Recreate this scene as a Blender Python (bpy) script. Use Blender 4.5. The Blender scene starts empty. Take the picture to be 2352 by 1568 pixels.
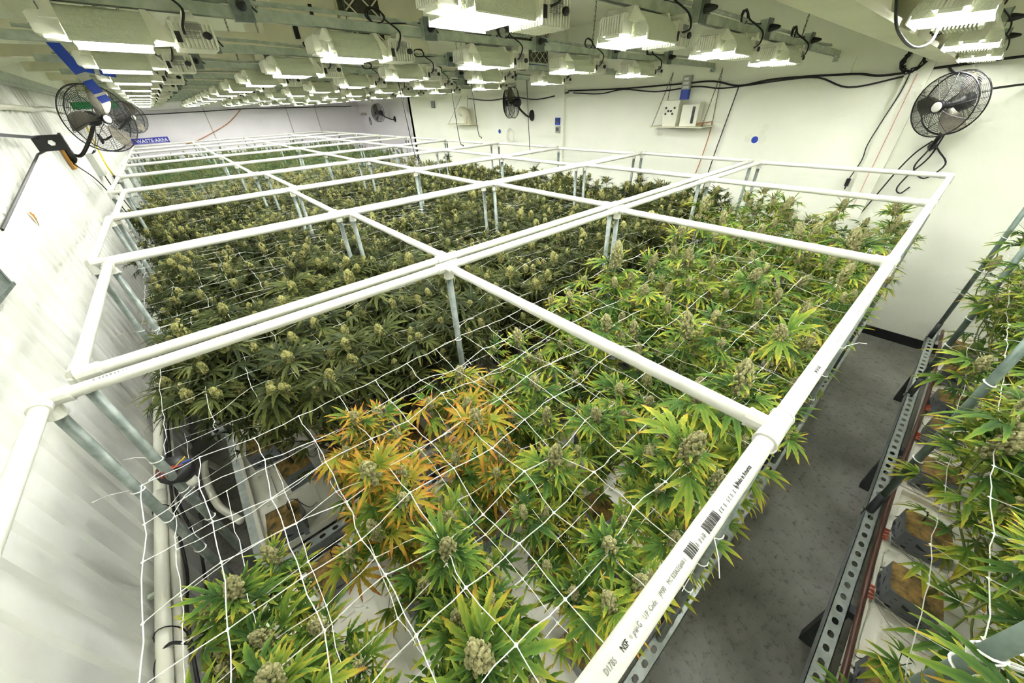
import bpy, math, random
import numpy as np
from mathutils import Matrix, Vector, Euler

random.seed(7)
rng = np.random.default_rng(7)
scene = bpy.context.scene
COL = scene.collection

# ------------------------------------------------------------------ camera, world, exposure
H = 0.6                      # eye height above the pipe frames, metres
CAMZ = 2.313
cam_d = bpy.data.cameras.new('camera')
cam_d.sensor_width = 36.0
cam_d.lens = 812.587 / 2352 * 36.0
cam_d.clip_start = 0.02
cam = bpy.data.objects.new('camera', cam_d)
COL.objects.link(cam)
_a, _b, _c = (math.radians(q) for q in (39.33518, -34.22330, -2.85167))
_fwd = Vector((math.sin(_a) * math.cos(_b), math.cos(_a) * math.cos(_b), math.sin(_b)))
_r0 = Vector((math.cos(_a), -math.sin(_a), 0.0))
_u0 = _r0.cross(_fwd)
_r = math.cos(_c) * _r0 + math.sin(_c) * _u0
_u = -math.sin(_c) * _r0 + math.cos(_c) * _u0
cam.matrix_world = Matrix(((_r.x, _u.x, -_fwd.x, 0), (_r.y, _u.y, -_fwd.y, 0), (_r.z, _u.z, -_fwd.z, CAMZ), (0, 0, 0, 1)))
scene.camera = cam

world = bpy.data.worlds.new('world')
scene.world = world
world.use_nodes = True
world.node_tree.nodes['Background'].inputs[0].default_value = (0.9, 0.95, 0.9, 1)
world.node_tree.nodes['Background'].inputs[1].default_value = 0.05
scene.view_settings.view_transform = 'Standard'
scene.view_settings.look = 'None'
scene.view_settings.exposure = 2.0
scene.view_settings.gamma = 1.0
scene.view_settings.use_curve_mapping = False
LAMP_STRENGTH = 20.0
scene.cycles.max_bounces = 7
scene.cycles.diffuse_bounces = 6
scene.cycles.use_adaptive_sampling = True
scene.cycles.adaptive_threshold = 0.17
scene.cycles.adaptive_min_samples = 12
scene.cycles.glossy_bounces = 3
scene.cycles.transmission_bounces = 4
scene.cycles.transparent_max_bounces = 8
scene.cycles.use_denoising = True
scene.cycles.caustics_reflective = False
scene.cycles.caustics_refractive = False

# ------------------------------------------------------------------ materials
def lin(c):
    return tuple((v / 12.92 if v <= 0.04045 else ((v + 0.055) / 1.055) ** 2.4) for v in (x / 255.0 for x in c)) + (1.0,)

MATS = {}
def nodes_of(name):
    m = bpy.data.materials.new(name)
    m.use_nodes = True
    nt = m.node_tree
    return m, nt, nt.nodes['Principled BSDF'], nt.links

def noise_node(nt, scale, detail=4.0, rough=0.55, coord='Object', dist=0.0):
    tc = nt.nodes.new('ShaderNodeTexCoord')
    n = nt.nodes.new('ShaderNodeTexNoise')
    n.inputs['Scale'].default_value = scale
    n.inputs['Detail'].default_value = detail
    n.inputs['Roughness'].default_value = rough
    n.inputs['Distortion'].default_value = dist
    nt.links.new(tc.outputs[coord], n.inputs['Vector'])
    return n

def ramp_node(nt, stops):
    r = nt.nodes.new('ShaderNodeValToRGB')
    el = r.color_ramp.elements
    while len(el) < len(stops):
        el.new(0.5)
    for e, (p, c) in zip(el, stops):
        e.position = p
        e.color = lin(c)
    return r

def mat(name, c1, c2=None, rough=0.5, metal=0.0, scale=8.0, lo=0.35, hi=0.65, bump=0.0, bscale=60.0, spec=0.5, detail=4.0, coord='Object'):
    if name in MATS:
        return MATS[name]
    m, nt, bs, L = nodes_of(name)
    n = noise_node(nt, scale, detail, coord=coord)
    r = ramp_node(nt, [(lo, c1), (hi, c2 or c1)])
    L.new(n.outputs['Fac'], r.inputs['Fac'])
    L.new(r.outputs['Color'], bs.inputs['Base Color'])
    bs.inputs['Roughness'].default_value = rough
    bs.inputs['Metallic'].default_value = metal
    bs.inputs['Specular IOR Level'].default_value = spec
    if bump:
        b = nt.nodes.new('ShaderNodeBump')
        b.inputs['Strength'].default_value = bump
        b.inputs['Distance'].default_value = 0.01
        n2 = noise_node(nt, bscale, 3.0, coord=coord)
        L.new(n2.outputs['Fac'], b.inputs['Height'])
        L.new(b.outputs['Normal'], bs.inputs['Normal'])
    MATS[name] = m
    return m

def emit_mat(name, c, s):
    m, nt, bs, L = nodes_of(name)
    bs.inputs['Base Color'].default_value = lin(c)
    bs.inputs['Emission Color'].default_value = lin(c)
    bs.inputs['Emission Strength'].default_value = s
    MATS[name] = m
    return m

M_WALL = mat('painted_wall', (236, 238, 222), (242, 243, 229), 0.6, scale=1.2, bump=0.05, bscale=30)
M_FARWALL = mat('far_wall_paint', (232, 227, 232), (238, 233, 238), 0.6, scale=1.0)
M_CORR = mat('white_corrugated_metal', (230, 231, 224), (218, 218, 207), 0.35, scale=2.0, lo=0.45, hi=0.75)
M_CEIL = mat('ceiling_paint', (226, 227, 206), (234, 234, 215), 0.7, scale=1.5)
M_BEAM = mat('beam_paint', (222, 220, 196), (208, 204, 176), 0.55, scale=3.0)
M_PVC = mat('white_pvc', (206, 206, 196), (212, 212, 202), 0.3, scale=3.0)
M_PVC2 = mat('white_pvc_conduit', (238, 237, 224), (230, 228, 210), 0.35, scale=6.0)
M_STEEL = mat('galvanised_post', (100, 110, 104), (132, 140, 134), 0.45, 0.4, scale=26.0)
M_POSTD = mat('grey_green_post', (98, 114, 106), (120, 136, 126), 0.4, 0.35, scale=20.0)
M_GALV = mat('galvanised_rail', (160, 170, 154), (190, 198, 184), 0.5, 0.3, scale=18.0)
M_BENCH = mat('zinc_bench_rail', (176, 184, 182), (200, 206, 204), 0.4, 0.55, scale=22.0)
M_DARKSTEEL = mat('dark_grey_steel', (66, 70, 72), (84, 88, 90), 0.5, 0.4, scale=14.0)
M_BLACK = mat('black_plastic', (16, 16, 17), (26, 26, 27), 0.4, scale=10.0)
M_RUBBER = mat('black_cable', (20, 20, 20), (30, 30, 30), 0.5, scale=10.0)
M_BASE = mat('black_baseboard', (18, 19, 21), (28, 29, 32), 0.5, scale=6.0)
M_LAMPW = mat('lamp_white_paint', (224, 224, 207), (230, 230, 214), 0.4, scale=5.0)
M_LAMPG = mat('lamp_label_grey', (120, 122, 112), (140, 142, 130), 0.5, scale=30.0)
M_TRAY = mat('white_tray_plastic', (232, 229, 216), (200, 186, 148), 0.4, scale=5.0, lo=0.55, hi=0.9)
M_TRAYSTAIN = mat('algae_stain', (196, 178, 96), (96, 92, 44), 0.7, scale=30.0, lo=0.4, hi=0.65)
M_WRAP = mat('grey_block_wrap', (92, 96, 100), (112, 116, 120), 0.35, scale=9.0)
M_PRINT = mat('black_print', (22, 22, 24), (30, 30, 32), 0.5)
M_ROCK = mat('stone_wool_top', (150, 120, 66), (62, 58, 32), 0.9, scale=22.0, lo=0.35, hi=0.65, bump=0.6, bscale=80)
M_BROWN = mat('brown_drip_tube', (74, 46, 36), (92, 60, 46), 0.4, scale=12.0)
M_RED = mat('red_drip_cap', (150, 58, 34), (170, 74, 44), 0.45, scale=10.0)
M_DRIP = mat('grey_drip_line', (150, 146, 130), (170, 166, 150), 0.4, scale=10.0)
M_NET = mat('white_netting', (206, 206, 198), (216, 216, 208), 0.45, scale=10.0)
M_TIE = mat('white_zip_tie', (236, 236, 228), (244, 244, 238), 0.35, scale=10.0)
M_CHAIN = mat('steel_chain', (96, 98, 88), (130, 132, 118), 0.45, 0.6, scale=40.0)
M_BLUE = mat('blue_plastic', (18, 58, 168), (28, 70, 186), 0.4, scale=8.0)
M_SIGN = mat('blue_sign', (24, 34, 170), (70, 74, 190), 0.35, scale=14.0, lo=0.45, hi=0.75)
M_WHITE = mat('white_print', (240, 240, 240), (246, 246, 246), 0.5)
M_WOOD = mat('orange_wood', (176, 122, 34), (196, 142, 48), 0.6, scale=9.0)
M_YELLOW = mat('yellow_cable', (214, 186, 30), (226, 200, 44), 0.45)
M_ORANGE = mat('orange_cable', (176, 124, 84), (190, 138, 96), 0.45)
M_GREEN = mat('green_tape', (40, 150, 84), (52, 166, 96), 0.45)
M_GREYBOX = mat('grey_box', (168, 170, 160), (184, 186, 176), 0.5, scale=6.0)
M_DARKCAB = mat('dark_cabinet', (66, 66, 58), (80, 80, 70), 0.5, scale=5.0)
M_LOUVER = mat('dark_filter', (92, 92, 74), (70, 70, 56), 0.7, scale=40.0)
M_FANMET = mat('fan_blade_aluminium', (118, 114, 100), (136, 131, 114), 0.35, 0.6, scale=6.0)
M_CLEAR = mat('pale_hose', (206, 206, 196), (220, 220, 210), 0.3)
M_STEM = mat('plant_stem', (92, 112, 48), (112, 116, 60), 0.6, scale=30.0)
M_STEMD = mat('dark_plant_stem', (74, 80, 42), (88, 76, 50), 0.6, scale=30.0)
M_LENS = emit_mat('lamp_glow', (252, 253, 250), LAMP_STRENGTH)

def hammered():
    m, nt, bs, L = nodes_of('hammered_reflector')
    bs.inputs['Base Color'].default_value = lin((210, 214, 194))
    bs.inputs['Metallic'].default_value = 0.3
    bs.inputs['Roughness'].default_value = 0.32
    tc = nt.nodes.new('ShaderNodeTexCoord')
    v = nt.nodes.new('ShaderNodeTexVoronoi')
    v.inputs['Scale'].default_value = 130
    b = nt.nodes.new('ShaderNodeBump')
    b.inputs['Strength'].default_value = 0.5
    b.inputs['Distance'].default_value = 0.004
    L.new(tc.outputs['Object'], v.inputs['Vector'])
    L.new(v.outputs['Distance'], b.inputs['Height'])
    L.new(b.outputs['Normal'], bs.inputs['Normal'])
    return m
M_REFL = hammered()

def concrete():
    m, nt, bs, L = nodes_of('concrete_floor')
    n1 = noise_node(nt, 1.6, 8.0, 0.6)
    n2 = noise_node(nt, 26.0, 5.0, 0.7)
    r1 = ramp_node(nt, [(0.3, (98, 97, 88)), (0.52, (138, 137, 130)), (0.75, (168, 167, 161))])
    r2 = ramp_node(nt, [(0.28, (52, 48, 40)), (0.47, (255, 255, 255))])
    mx = nt.nodes.new('ShaderNodeMix')
    mx.data_type = 'RGBA'
    mx.blend_type = 'MULTIPLY'
    mx.inputs[0].default_value = 0.7
    L.new(n1.outputs['Fac'], r1.inputs['Fac'])
    L.new(n2.outputs['Fac'], r2.inputs['Fac'])
    L.new(r1.outputs['Color'], mx.inputs[6])
    L.new(r2.outputs['Color'], mx.inputs[7])
    L.new(mx.outputs[2], bs.inputs['Base Color'])
    bs.inputs['Roughness'].default_value = 0.42
    return m
M_FLOOR = concrete()

def leaf_mat(name, stops, tw=0.75, rw=0.5, nw=0.5, transl=0.25):
    """leaflet colour from base to tip (UV.x), different on every leaf"""
    m, nt, bs, L = nodes_of(name)
    uv = nt.nodes.new('ShaderNodeUVMap')
    sep = nt.nodes.new('ShaderNodeSeparateXYZ')
    L.new(uv.outputs['UV'], sep.inputs[0])
    oi = nt.nodes.new('ShaderNodeObjectInfo')
    n = noise_node(nt, 22.0, 3.0)
    def mth(op, a, b):
        x = nt.nodes.new('ShaderNodeMath')
        x.operation = op
        for i, q in enumerate((a, b)):
            if isinstance(q, (int, float)):
                x.inputs[i].default_value = q
            else:
                L.new(q, x.inputs[i])
        return x.outputs[0]
    t = mth('POWER', sep.outputs['X'], 1.6)
    s = mth('ADD', mth('MULTIPLY', t, tw), mth('MULTIPLY', mth('SUBTRACT', oi.outputs['Random'], 0.5), rw))
    s = mth('ADD', s, mth('MULTIPLY', mth('SUBTRACT', n.outputs['Fac'], 0.5), nw))
    s = mth('ADD', s, mth('MULTIPLY', sep.outputs['Y'], 0.16))
    r = ramp_node(nt, stops)
    L.new(s, r.inputs['Fac'])
    L.new(r.outputs['Color'], bs.inputs['Base Color'])
    bs.inputs['Roughness'].default_value = 0.6
    bs.inputs['Specular IOR Level'].default_value = 0.18
    tr = nt.nodes.new('ShaderNodeBsdfTranslucent')
    L.new(r.outputs['Color'], tr.inputs['Color'])
    mix = nt.nodes.new('ShaderNodeMixShader')
    mix.inputs[0].default_value = transl
    L.new(bs.outputs[0], mix.inputs[1])
    L.new(tr.outputs[0], mix.inputs[2])
    L.new(mix.outputs[0], nt.nodes['Material Output'].inputs['Surface'])
    return m

def bud_mat(name, c1, c2, c3):
    m, nt, bs, L = nodes_of(name)
    n = noise_node(nt, 90.0, 4.0, 0.7)
    r = ramp_node(nt, [(0.3, c1), (0.5, c2), (0.7, c3)])
    L.new(n.outputs['Fac'], r.inputs['Fac'])
    L.new(r.outputs['Color'], bs.inputs['Base Color'])
    bs.inputs['Roughness'].default_value = 0.75
    bs.inputs['Specular IOR Level'].default_value = 0.2
    return m

LEAF_G = leaf_mat('green_leaf', [(0.0, (46, 76, 29)), (0.30, (83, 115, 40)), (0.55, (126, 143, 48)), (0.80, (170, 163, 53)), (0.98, (162, 119, 45))])
LEAF_O = leaf_mat('orange_leaf', [(0.0, (67, 100, 34)), (0.28, (120, 134, 41)), (0.55, (174, 141, 46)), (0.85, (163, 103, 40))])
LEAF_D = leaf_mat('dark_leaf', [(0.0, (44, 54, 24)), (0.4, (72, 82, 36)), (0.75, (104, 108, 50)), (1.0, (142, 126, 60))], 0.5, 0.6, 0.5)
LEAF_F = leaf_mat('far_green_leaf', [(0.0, (45, 79, 36)), (0.5, (72, 110, 48)), (1.0, (110, 129, 67))], 0.5, 0.5, 0.6)
BUD_G = bud_mat('pale_green_bud', (100, 105, 62), (146, 143, 101), (174, 165, 127))
BUD_D = bud_mat('olive_bud', (100, 102, 56), (146, 144, 88), (174, 168, 114))
BUD_F = bud_mat('far_bud', (79, 93, 52), (108, 115, 72), (129, 129, 89))

# ------------------------------------------------------------------ mesh helpers
class MB:
    def __init__(s):
        s.v = []; s.f = []; s.uv = []; s.mi = []
    def add(s, verts, faces, mi=0, uv=None):
        o = len(s.v)
        s.v.extend(tuple(map(float, q)) for q in verts)
        s.uv.extend(uv if uv is not None else [(0.0, 0.0)] * len(verts))
        s.f.extend(tuple(i + o for i in f) for f in faces)
        s.mi.extend([mi] * len(faces))
        return s
    def box(s, lo, hi, mi=0, M=None):
        x0, y0, z0 = lo; x1, y1, z1 = hi
        vs = [(x0, y0, z0), (x1, y0, z0), (x1, y1, z0), (x0, y1, z0), (x0, y0, z1), (x1, y0, z1), (x1, y1, z1), (x0, y1, z1)]
        if M is not None:
            vs = [tuple(M @ Vector(q)) for q in vs]
        return s.add(vs, [(0, 3, 2, 1), (4, 5, 6, 7), (0, 1, 5, 4), (1, 2, 6, 5), (2, 3, 7, 6), (3, 0, 4, 7)], mi)
    def tube(s, pts, r, n=8, mi=0, caps=True, closed=False):
        P = [Vector(p) for p in pts]
        k = len(P)
        rs = r if isinstance(r, (list, tuple)) else [r] * k
        t0 = (P[1] - P[0]).normalized()
        ref = Vector((0, 0, 1)) if abs(t0.z) < 0.9 else Vector((1, 0, 0))
        nrm = t0.cross(ref).normalized()
        vs = []
        for i, p in enumerate(P):
            if closed:
                t = (P[(i + 1) % k] - P[i - 1]).normalized()
            else:
                t = (P[min(i + 1, k - 1)] - P[max(i - 1, 0)]).normalized()
            nrm = (nrm - t * nrm.dot(t))
            nrm = nrm.normalized() if nrm.length > 1e-6 else t.orthogonal().normalized()
            b = t.cross(nrm)
            for j in range(n):
                a = 2 * math.pi * j / n
                vs.append(p + (nrm * math.cos(a) + b * math.sin(a)) * rs[i])
        fs = []
        for i in range(k if closed else k - 1):
            i2 = (i + 1) % k
            for j in range(n):
                fs.append((i * n + j, i * n + (j + 1) % n, i2 * n + (j + 1) % n, i2 * n + j))
        if caps and not closed:
            fs.append(tuple(reversed(range(n))))
            fs.append(tuple(range((k - 1) * n, k * n)))
        return s.add(vs, fs, mi)
    def prism(s, poly, axis, a, b, mi=0):
        """poly: 2-D outline (in the two other axes, cyclic order), extruded along axis from a to b"""
        def p3(q, t):
            return {'x': (t, q[0], q[1]), 'y': (q[0], t, q[1]), 'z': (q[0], q[1], t)}[axis]
        n = len(poly)
        vs = [p3(q, a) for q in poly] + [p3(q, b) for q in poly]
        fs = [tuple(reversed(range(n))), tuple(range(n, 2 * n))] + [(i, (i + 1) % n, n + (i + 1) % n, n + i) for i in range(n)]
        return s.add(vs, fs, mi)
    def sheet(s, poly, axis, a, b, mi=0):
        """open outline extruded (a bent plate)"""
        def p3(q, t):
            return {'x': (t, q[0], q[1]), 'y': (q[0], t, q[1]), 'z': (q[0], q[1], t)}[axis]
        n = len(poly)
        return s.add([p3(q, a) for q in poly] + [p3(q, b) for q in poly], [(i, i + 1, n + i + 1, n + i) for i in range(n - 1)], mi)
    def lathe(s, prof, n=16, M=None, mi=0):
        vs = []; fs = []
        for r, z in prof:
            for j in range(n):
                a = 2 * math.pi * j / n
                q = Vector((r * math.cos(a), r * math.sin(a), z))
                vs.append(M @ q if M is not None else q)
        for i in range(len(prof) - 1):
            for j in range(n):
                fs.append((i * n + j, i * n + (j + 1) % n, (i + 1) * n + (j + 1) % n, (i + 1) * n + j))
        return s.add(vs, fs, mi)
    def mesh(s, name, mats, smooth=False, uv=False):
        me = bpy.data.meshes.new(name)
        me.from_pydata(s.v, [], s.f)
        for m in (mats if isinstance(mats, (list, tuple)) else [mats]):
            me.materials.append(m)
        if any(s.mi):
            me.polygons.foreach_set('material_index', s.mi)
        if smooth:
            me.polygons.foreach_set('use_smooth', [True] * len(s.f))
        if uv:
            lay = me.uv_layers.new(name='UVMap')
            idx = np.empty(len(me.loops), dtype=np.int32)
            me.loops.foreach_get('vertex_index', idx)
            lay.data.foreach_set('uv', np.asarray(s.uv, dtype=np.float32)[idx].ravel())
        me.update()
        return me
    def obj(s, name, mats, parent=None, smooth=False, **kw):
        return link(name, s.mesh(name, mats, smooth), parent, **kw)

def link(name, data, parent=None, loc=None, rot=None, mtx=None, kind=None):
    o = bpy.data.objects.new(name, data)
    COL.objects.link(o)
    if parent is not None:
        o.parent = parent
    if mtx is not None:
        o.matrix_basis = mtx
    else:
        if loc is not None:
            o.location = loc
        if rot is not None:
            o.rotation_euler = rot
    if kind:
        o['kind'] = kind
    return o

def tag(o, label, cat, group=None):
    o['label'] = label
    o['category'] = cat
    if group:
        o['group'] = group
    return o

def thing(name, label, cat, loc=(0, 0, 0), rot=(0, 0, 0), group=None):
    o = link(name, None, None, loc, rot)
    o.empty_display_size = 0.05
    return tag(o, label, cat, group)

def struct(o):
    o['kind'] = 'structure'
    return o

def spline(pts, n=6):
    """Catmull-Rom through the points"""
    P = [np.array(p, float) for p in pts]
    P = [2 * P[0] - P[1]] + P + [2 * P[-1] - P[-2]]
    out = []
    for i in range(1, len(P) - 2):
        for k in range(n):
            t = k / n
            a, b, c, d = P[i - 1], P[i], P[i + 1], P[i + 2]
            out.append(tuple(0.5 * (2 * b + (c - a) * t + (2 * a - 5 * b + 4 * c - d) * t * t + (3 * b - a - 3 * c + d) * t ** 3)))
    out.append(tuple(P[-2]))
    return out

def text_mesh(body, size, mats, depth=0.0005, bold=False):
    cu = bpy.data.curves.new('lettering', 'FONT')
    cu.body = body
    cu.size = size
    cu.extrude = depth
    cu.align_x = 'LEFT'
    cu.align_y = 'CENTER'
    cu.resolution_u = 2
    if bold:
        cu.offset = size * 0.012
    tmp = bpy.data.objects.new('lettering_tmp', cu)
    COL.objects.link(tmp)
    bpy.context.view_layer.update()
    dg = bpy.context.evaluated_depsgraph_get()
    me = bpy.data.meshes.new_from_object(tmp.evaluated_get(dg))
    bpy.data.objects.remove(tmp)
    bpy.data.curves.remove(cu)
    me.materials.clear()
    me.materials.append(mats)
    return me

ORD = ['zeroth', 'first', 'second', 'third', 'fourth', 'fifth', 'sixth', 'seventh', 'eighth', 'ninth', 'tenth', 'eleventh', 'twelfth', 'thirteenth', 'fourteenth']

# ------------------------------------------------------------------ the room
XL, XR, YF, YN = -0.84, 5.1, 15.24, -3.2
XR2 = 5.85                                  # the fan wall steps back beyond the far pilaster
YP = 9.9
def ceil_z(x): return 3.14 + (XR - x) * 0.07

m = MB(); m.box((XL - 0.3, YN - 0.2, -0.1), (XR2 + 0.3, YF + 0.3, 0.0)); struct(m.obj('floor', M_FLOOR))

# left wall: trapezoid ribs running up and down
m = MB()
prof = []
y = YN
while y < YF:
    prof += [(XL, y), (XL, y + 0.058), (XL + 0.014, y + 0.074), (XL + 0.014, y + 0.116), (XL, y + 0.132)]
    y += 0.15
prof.append((XL, YF))
m.sheet(prof, 'z', 0.0, 2.62)
struct(m.obj('wall_left', M_CORR))
m = MB(); m.box((XL - 0.06, YN, 0), (XL - 0.02, YF, 3.75)); m.box((XL - 0.05, YN, 2.70), (XL + 0.03, YF, 3.72)); struct(m.obj('wall_left_upper', M_WALL))
m = MB(); m.box((XL - 0.02, YN, 2.60), (XL + 0.05, YF, 2.70)); m.box((XL - 0.02, YN, 2.625), (XL + 0.06, YF, 2.640)); struct(m.obj('trim_1', M_GALV))

m = MB(); m.box((XR, YN, 0), (XR + 0.12, YP, 3.6)); struct(m.obj('wall_right', M_WALL))
m = MB(); m.box((XR2, YP, 0), (XR2 + 0.12, YF, 3.6)); m.box((XR, YP - 0.1, 0), (XR2 + 0.1, YP, 3.6)); struct(m.obj('wall_right_far', M_FARWALL))
m = MB(); m.box((XL - 0.1, YF, 0), (XR2 + 0.2, YF + 0.12, 3.9)); far_wall = struct(m.obj('wall_far', M_FARWALL))
for x in (1.28, 3.47, 4.36):
    m = MB(); m.box((x - 0.012, YF - 0.006, 0), (x + 0.012, YF + 0.001, 2.9)); m.obj('panel_seam', mat('seam_grey', (176, 170, 160), (190, 184, 174), 0.6), far_wall)
m = MB(); m.box((XL - 0.1, YN - 0.12, 0), (XR + 0.2, YN, 3.9)); struct(m.obj('wall_near', M_WALL))
m = MB()
m.add([(XL - 0.1, YN, ceil_z(XL)), (XR2 + 0.1, YN, ceil_z(XR2)), (XR2 + 0.1, YF + 0.1, ceil_z(XR2)), (XL - 0.1, YF + 0.1, ceil_z(XL)),
       (XL - 0.1, YN, ceil_z(XL) + 0.1), (XR2 + 0.1, YN, ceil_z(XR2) + 0.1), (XR2 + 0.1, YF + 0.1, ceil_z(XR2) + 0.1), (XL - 0.1, YF + 0.1, ceil_z(XL) + 0.1)],
      [(0, 1, 2, 3), (7, 6, 5, 4), (0, 4, 5, 1), (1, 5, 6, 2), (2, 6, 7, 3), (3, 7, 4, 0)])
ceiling = struct(m.obj('ceiling', M_CEIL))
m = MB(); m.box((XR - 0.012, YN, 0.0), (XR, YP - 0.1, 0.10)); struct(m.obj('baseboard_right', M_BASE))
# pilasters and the long white board under the lamp rail ends
for i, (y0, y1) in enumerate(((0.50, 0.66), (4.57, 4.77))):
    m = MB(); m.box((XR - 0.05, y0, 0.0), (XR, y1, 3.2)); struct(m.obj('trim_%d' % (i + 2), M_WALL))
m = MB(); m.box((XR - 0.02, 1.05, 2.395), (XR, 8.6, 2.515)); struct(m.obj('trim_4', M_WALL))
# big roof beam beside the first lamp rail, with the cross duct that meets it
m = MB()
for (y0, y1, za, zb) in ((0.355, 0.475, 0.0, 0.02), (0.395, 0.435, 0.02, 0.42), (0.355, 0.475, 0.42, 0.45)):
    x0, x1 = XL, XR - 0.001
    zs0, zs1 = 2.53, 2.42
    m.add([(x0, y0, zs0 + za), (x1, y0, zs1 + za), (x1, y1, zs1 + za), (x0, y1, zs0 + za), (x0, y0, zs0 + zb), (x1, y0, zs1 + zb), (x1, y1, zs1 + zb), (x0, y1, zs0 + zb)],
          [(0, 3, 2, 1), (4, 5, 6, 7), (0, 1, 5, 4), (1, 2, 6, 5), (2, 3, 7, 6), (3, 0, 4, 7)])
struct(m.obj('roof_beam', M_BEAM))
m = MB(); m.box((2.75, -3.0, 2.62), (2.95, 0.394, 2.95)); struct(m.obj('cross_beam', M_BEAM))
# purlins under the roof, running between the side walls
for i, y in enumerate((4.3, 5.5, 6.9, 8.3, 9.7, 11.1, 12.5, 13.9)):
    xe = 1.05 if y < 5 else (XR if y < YP - 0.1 else XR2)
    m = MB(); m.box((XL + 0.05, y - 0.03, 2.78), (xe - 0.001, y + 0.03, 2.86)); struct(m.obj('purlin', M_BEAM))
m = MB(); m.box((XL + 0.05, 14.6, 2.50), (XR2, 14.75, 2.78)); struct(m.obj('roof_beam', M_FARWALL))

# ------------------------------------------------------------------ benches with pipe frames
ZP, ZR, ZT = 1.713, 0.453, 0.455
VN = [0.07, 2.375, 4.54, 6.74, 9.20, 11.72, 14.50, 17.00, 19.72, 22.10]
VF = [2.22, 4.44, 6.64, 9.08, 11.58, 14.38, 16.88, 19.58, 21.98, 24.50]
DU = [0.0, 0.09, -0.03, 0.07, -0.11, -0.10, -0.14, -0.12, -0.15, -0.15]
UG = [-0.838, 1.235, 3.355, 5.430, 7.236]
BENCH = []
for k in range(10):
    BENCH.append(dict(y0=VN[k] * H, y1=VF[k] * H, xs=[(u + (DU[k] if i else (DU[k] if k < 3 else DU[k] - 0.05))) * H for i, u in enumerate(UG)]))
WHERE = ['beside the concrete aisle'] + ['%s from the concrete aisle' % ORD[k + 1] for k in range(1, 10)]
def bench_phrase(k):
    return 'bench beside the concrete aisle' if k == 0 else '%s bench from the concrete aisle' % ORD[k + 1]

R_PIPE = 0.0178
R_POST = 0.0145

def perforated(m, p0, p1, width, drop, side, pitch=0.066, hole=0.030, hw=0.021):
    """angle rail along x from p0 to p1 (x values), top flange with real holes; side=+1 flange reaches to +y"""
    x0, x1, y, z = p0[0], p1[0], p0[1], p0[2]
    n = max(1, int((x1 - x0) / pitch))
    pt = (x1 - x0) / n
    ya, yb = y, y + side * width
    h0, h1 = y + side * (width - hw) / 2, y + side * (width + hw) / 2
    for i in range(n):
        a = x0 + i * pt
        c = a + pt / 2
        b = a + pt
        l, r = c - hole / 2, c + hole / 2
        q = hole * 0.22
        vs = [(a, ya, z), (b, ya, z), (b, yb, z), (a, yb, z),
              (l, h0 + side * q, z), (l + q, h0, z), (r - q, h0, z), (r, h0 + side * q, z), (r, h1 - side * q, z), (r - q, h1, z), (l + q, h1, z), (l, h1 - side * q, z)]
        fs = [(0, 1, 6, 5), (1, 2, 8, 7), (2, 3, 10, 9), (3, 0, 4, 11), (0, 5, 4), (1, 7, 6), (2, 9, 8), (3, 11, 10)]
        m.add(vs, fs)
    t = 0.003
    m.box((x0, min(y, y + side * t), z - drop), (x1, max(y, y + side * t), z))
    m.box((x0, min(yb - side * t, yb), z - 0.012), (x1, max(yb - side * t, yb), z))

def make_bench(name, label, x0, x1, y0, y1, front_holes=True):
    b = thing(name, label, 'bench', (x0, y0, 0), group='growing benches')
    L, Wd = x1 - x0, y1 - y0
    for (yy, side, nm) in ((0.0, 1, 'side_rail'), (Wd, -1, 'side_rail')):
        m = MB()
        perforated(m, (0, yy, ZR), (L, yy, ZR), 0.052, 0.06, side)
        m.obj(nm, M_BENCH, b)
    for xx in (0.0, L - 0.045):
        m = MB(); m.box((xx, 0.06, ZR - 0.06), (xx + 0.045, Wd - 0.06, ZR - 0.004)); m.obj('end_rail', M_BENCH, b)
    for f in (0.03, 0.30, 0.58, 0.86):
        m = MB(); m.box((L * f + 0.05, 0.061, ZR - 0.075), (L * f + 0.09, Wd - 0.061, ZR - 0.034)); m.obj('cross_bar', M_DARKSTEEL, b)
        for yy in (0.03, Wd - 0.07):
            m = MB(); m.box((L * f + 0.045, yy - 0.005, 0.0), (L * f + 0.095, yy + 0.045, ZR - 0.076)); m.obj('leg', M_DARKSTEEL, b)
    return b

for k, B in enumerate(BENCH):
    y0 = B['y0'] - (0.03 if k == 0 else 0.012)
    make_bench('growing_bench', 'long zinc %s, with white trays on top' % bench_phrase(k), B['xs'][0] - 0.03, B['xs'][4] + 0.03, y0, B['y1'] + 0.012)
RB = dict(x0=0.05, x1=4.55, y0=-1.75, y1=-0.385)
rbench = make_bench('growing_bench', 'perforated zinc bench across the concrete aisle with brown drip tube', RB['x0'], RB['x1'], RB['y0'], RB['y1'])

# pipe frames
_tee_cache = {}
def fitting_mesh(kind, dirs):
    key = (kind, tuple(dirs))
    if key in _tee_cache:
        return _tee_cache[key]
    m = MB()
    for d in dirs:
        d = Vector(d)
        m.tube([(0, 0, 0), d * 0.052], R_PIPE * 1.22, 12)
        m.tube([d * 0.046, d * 0.053], R_PIPE * 1.30, 12)
    me = m.mesh(kind, M_PVC, smooth=False)
    _tee_cache[key] = me
    return me

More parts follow.
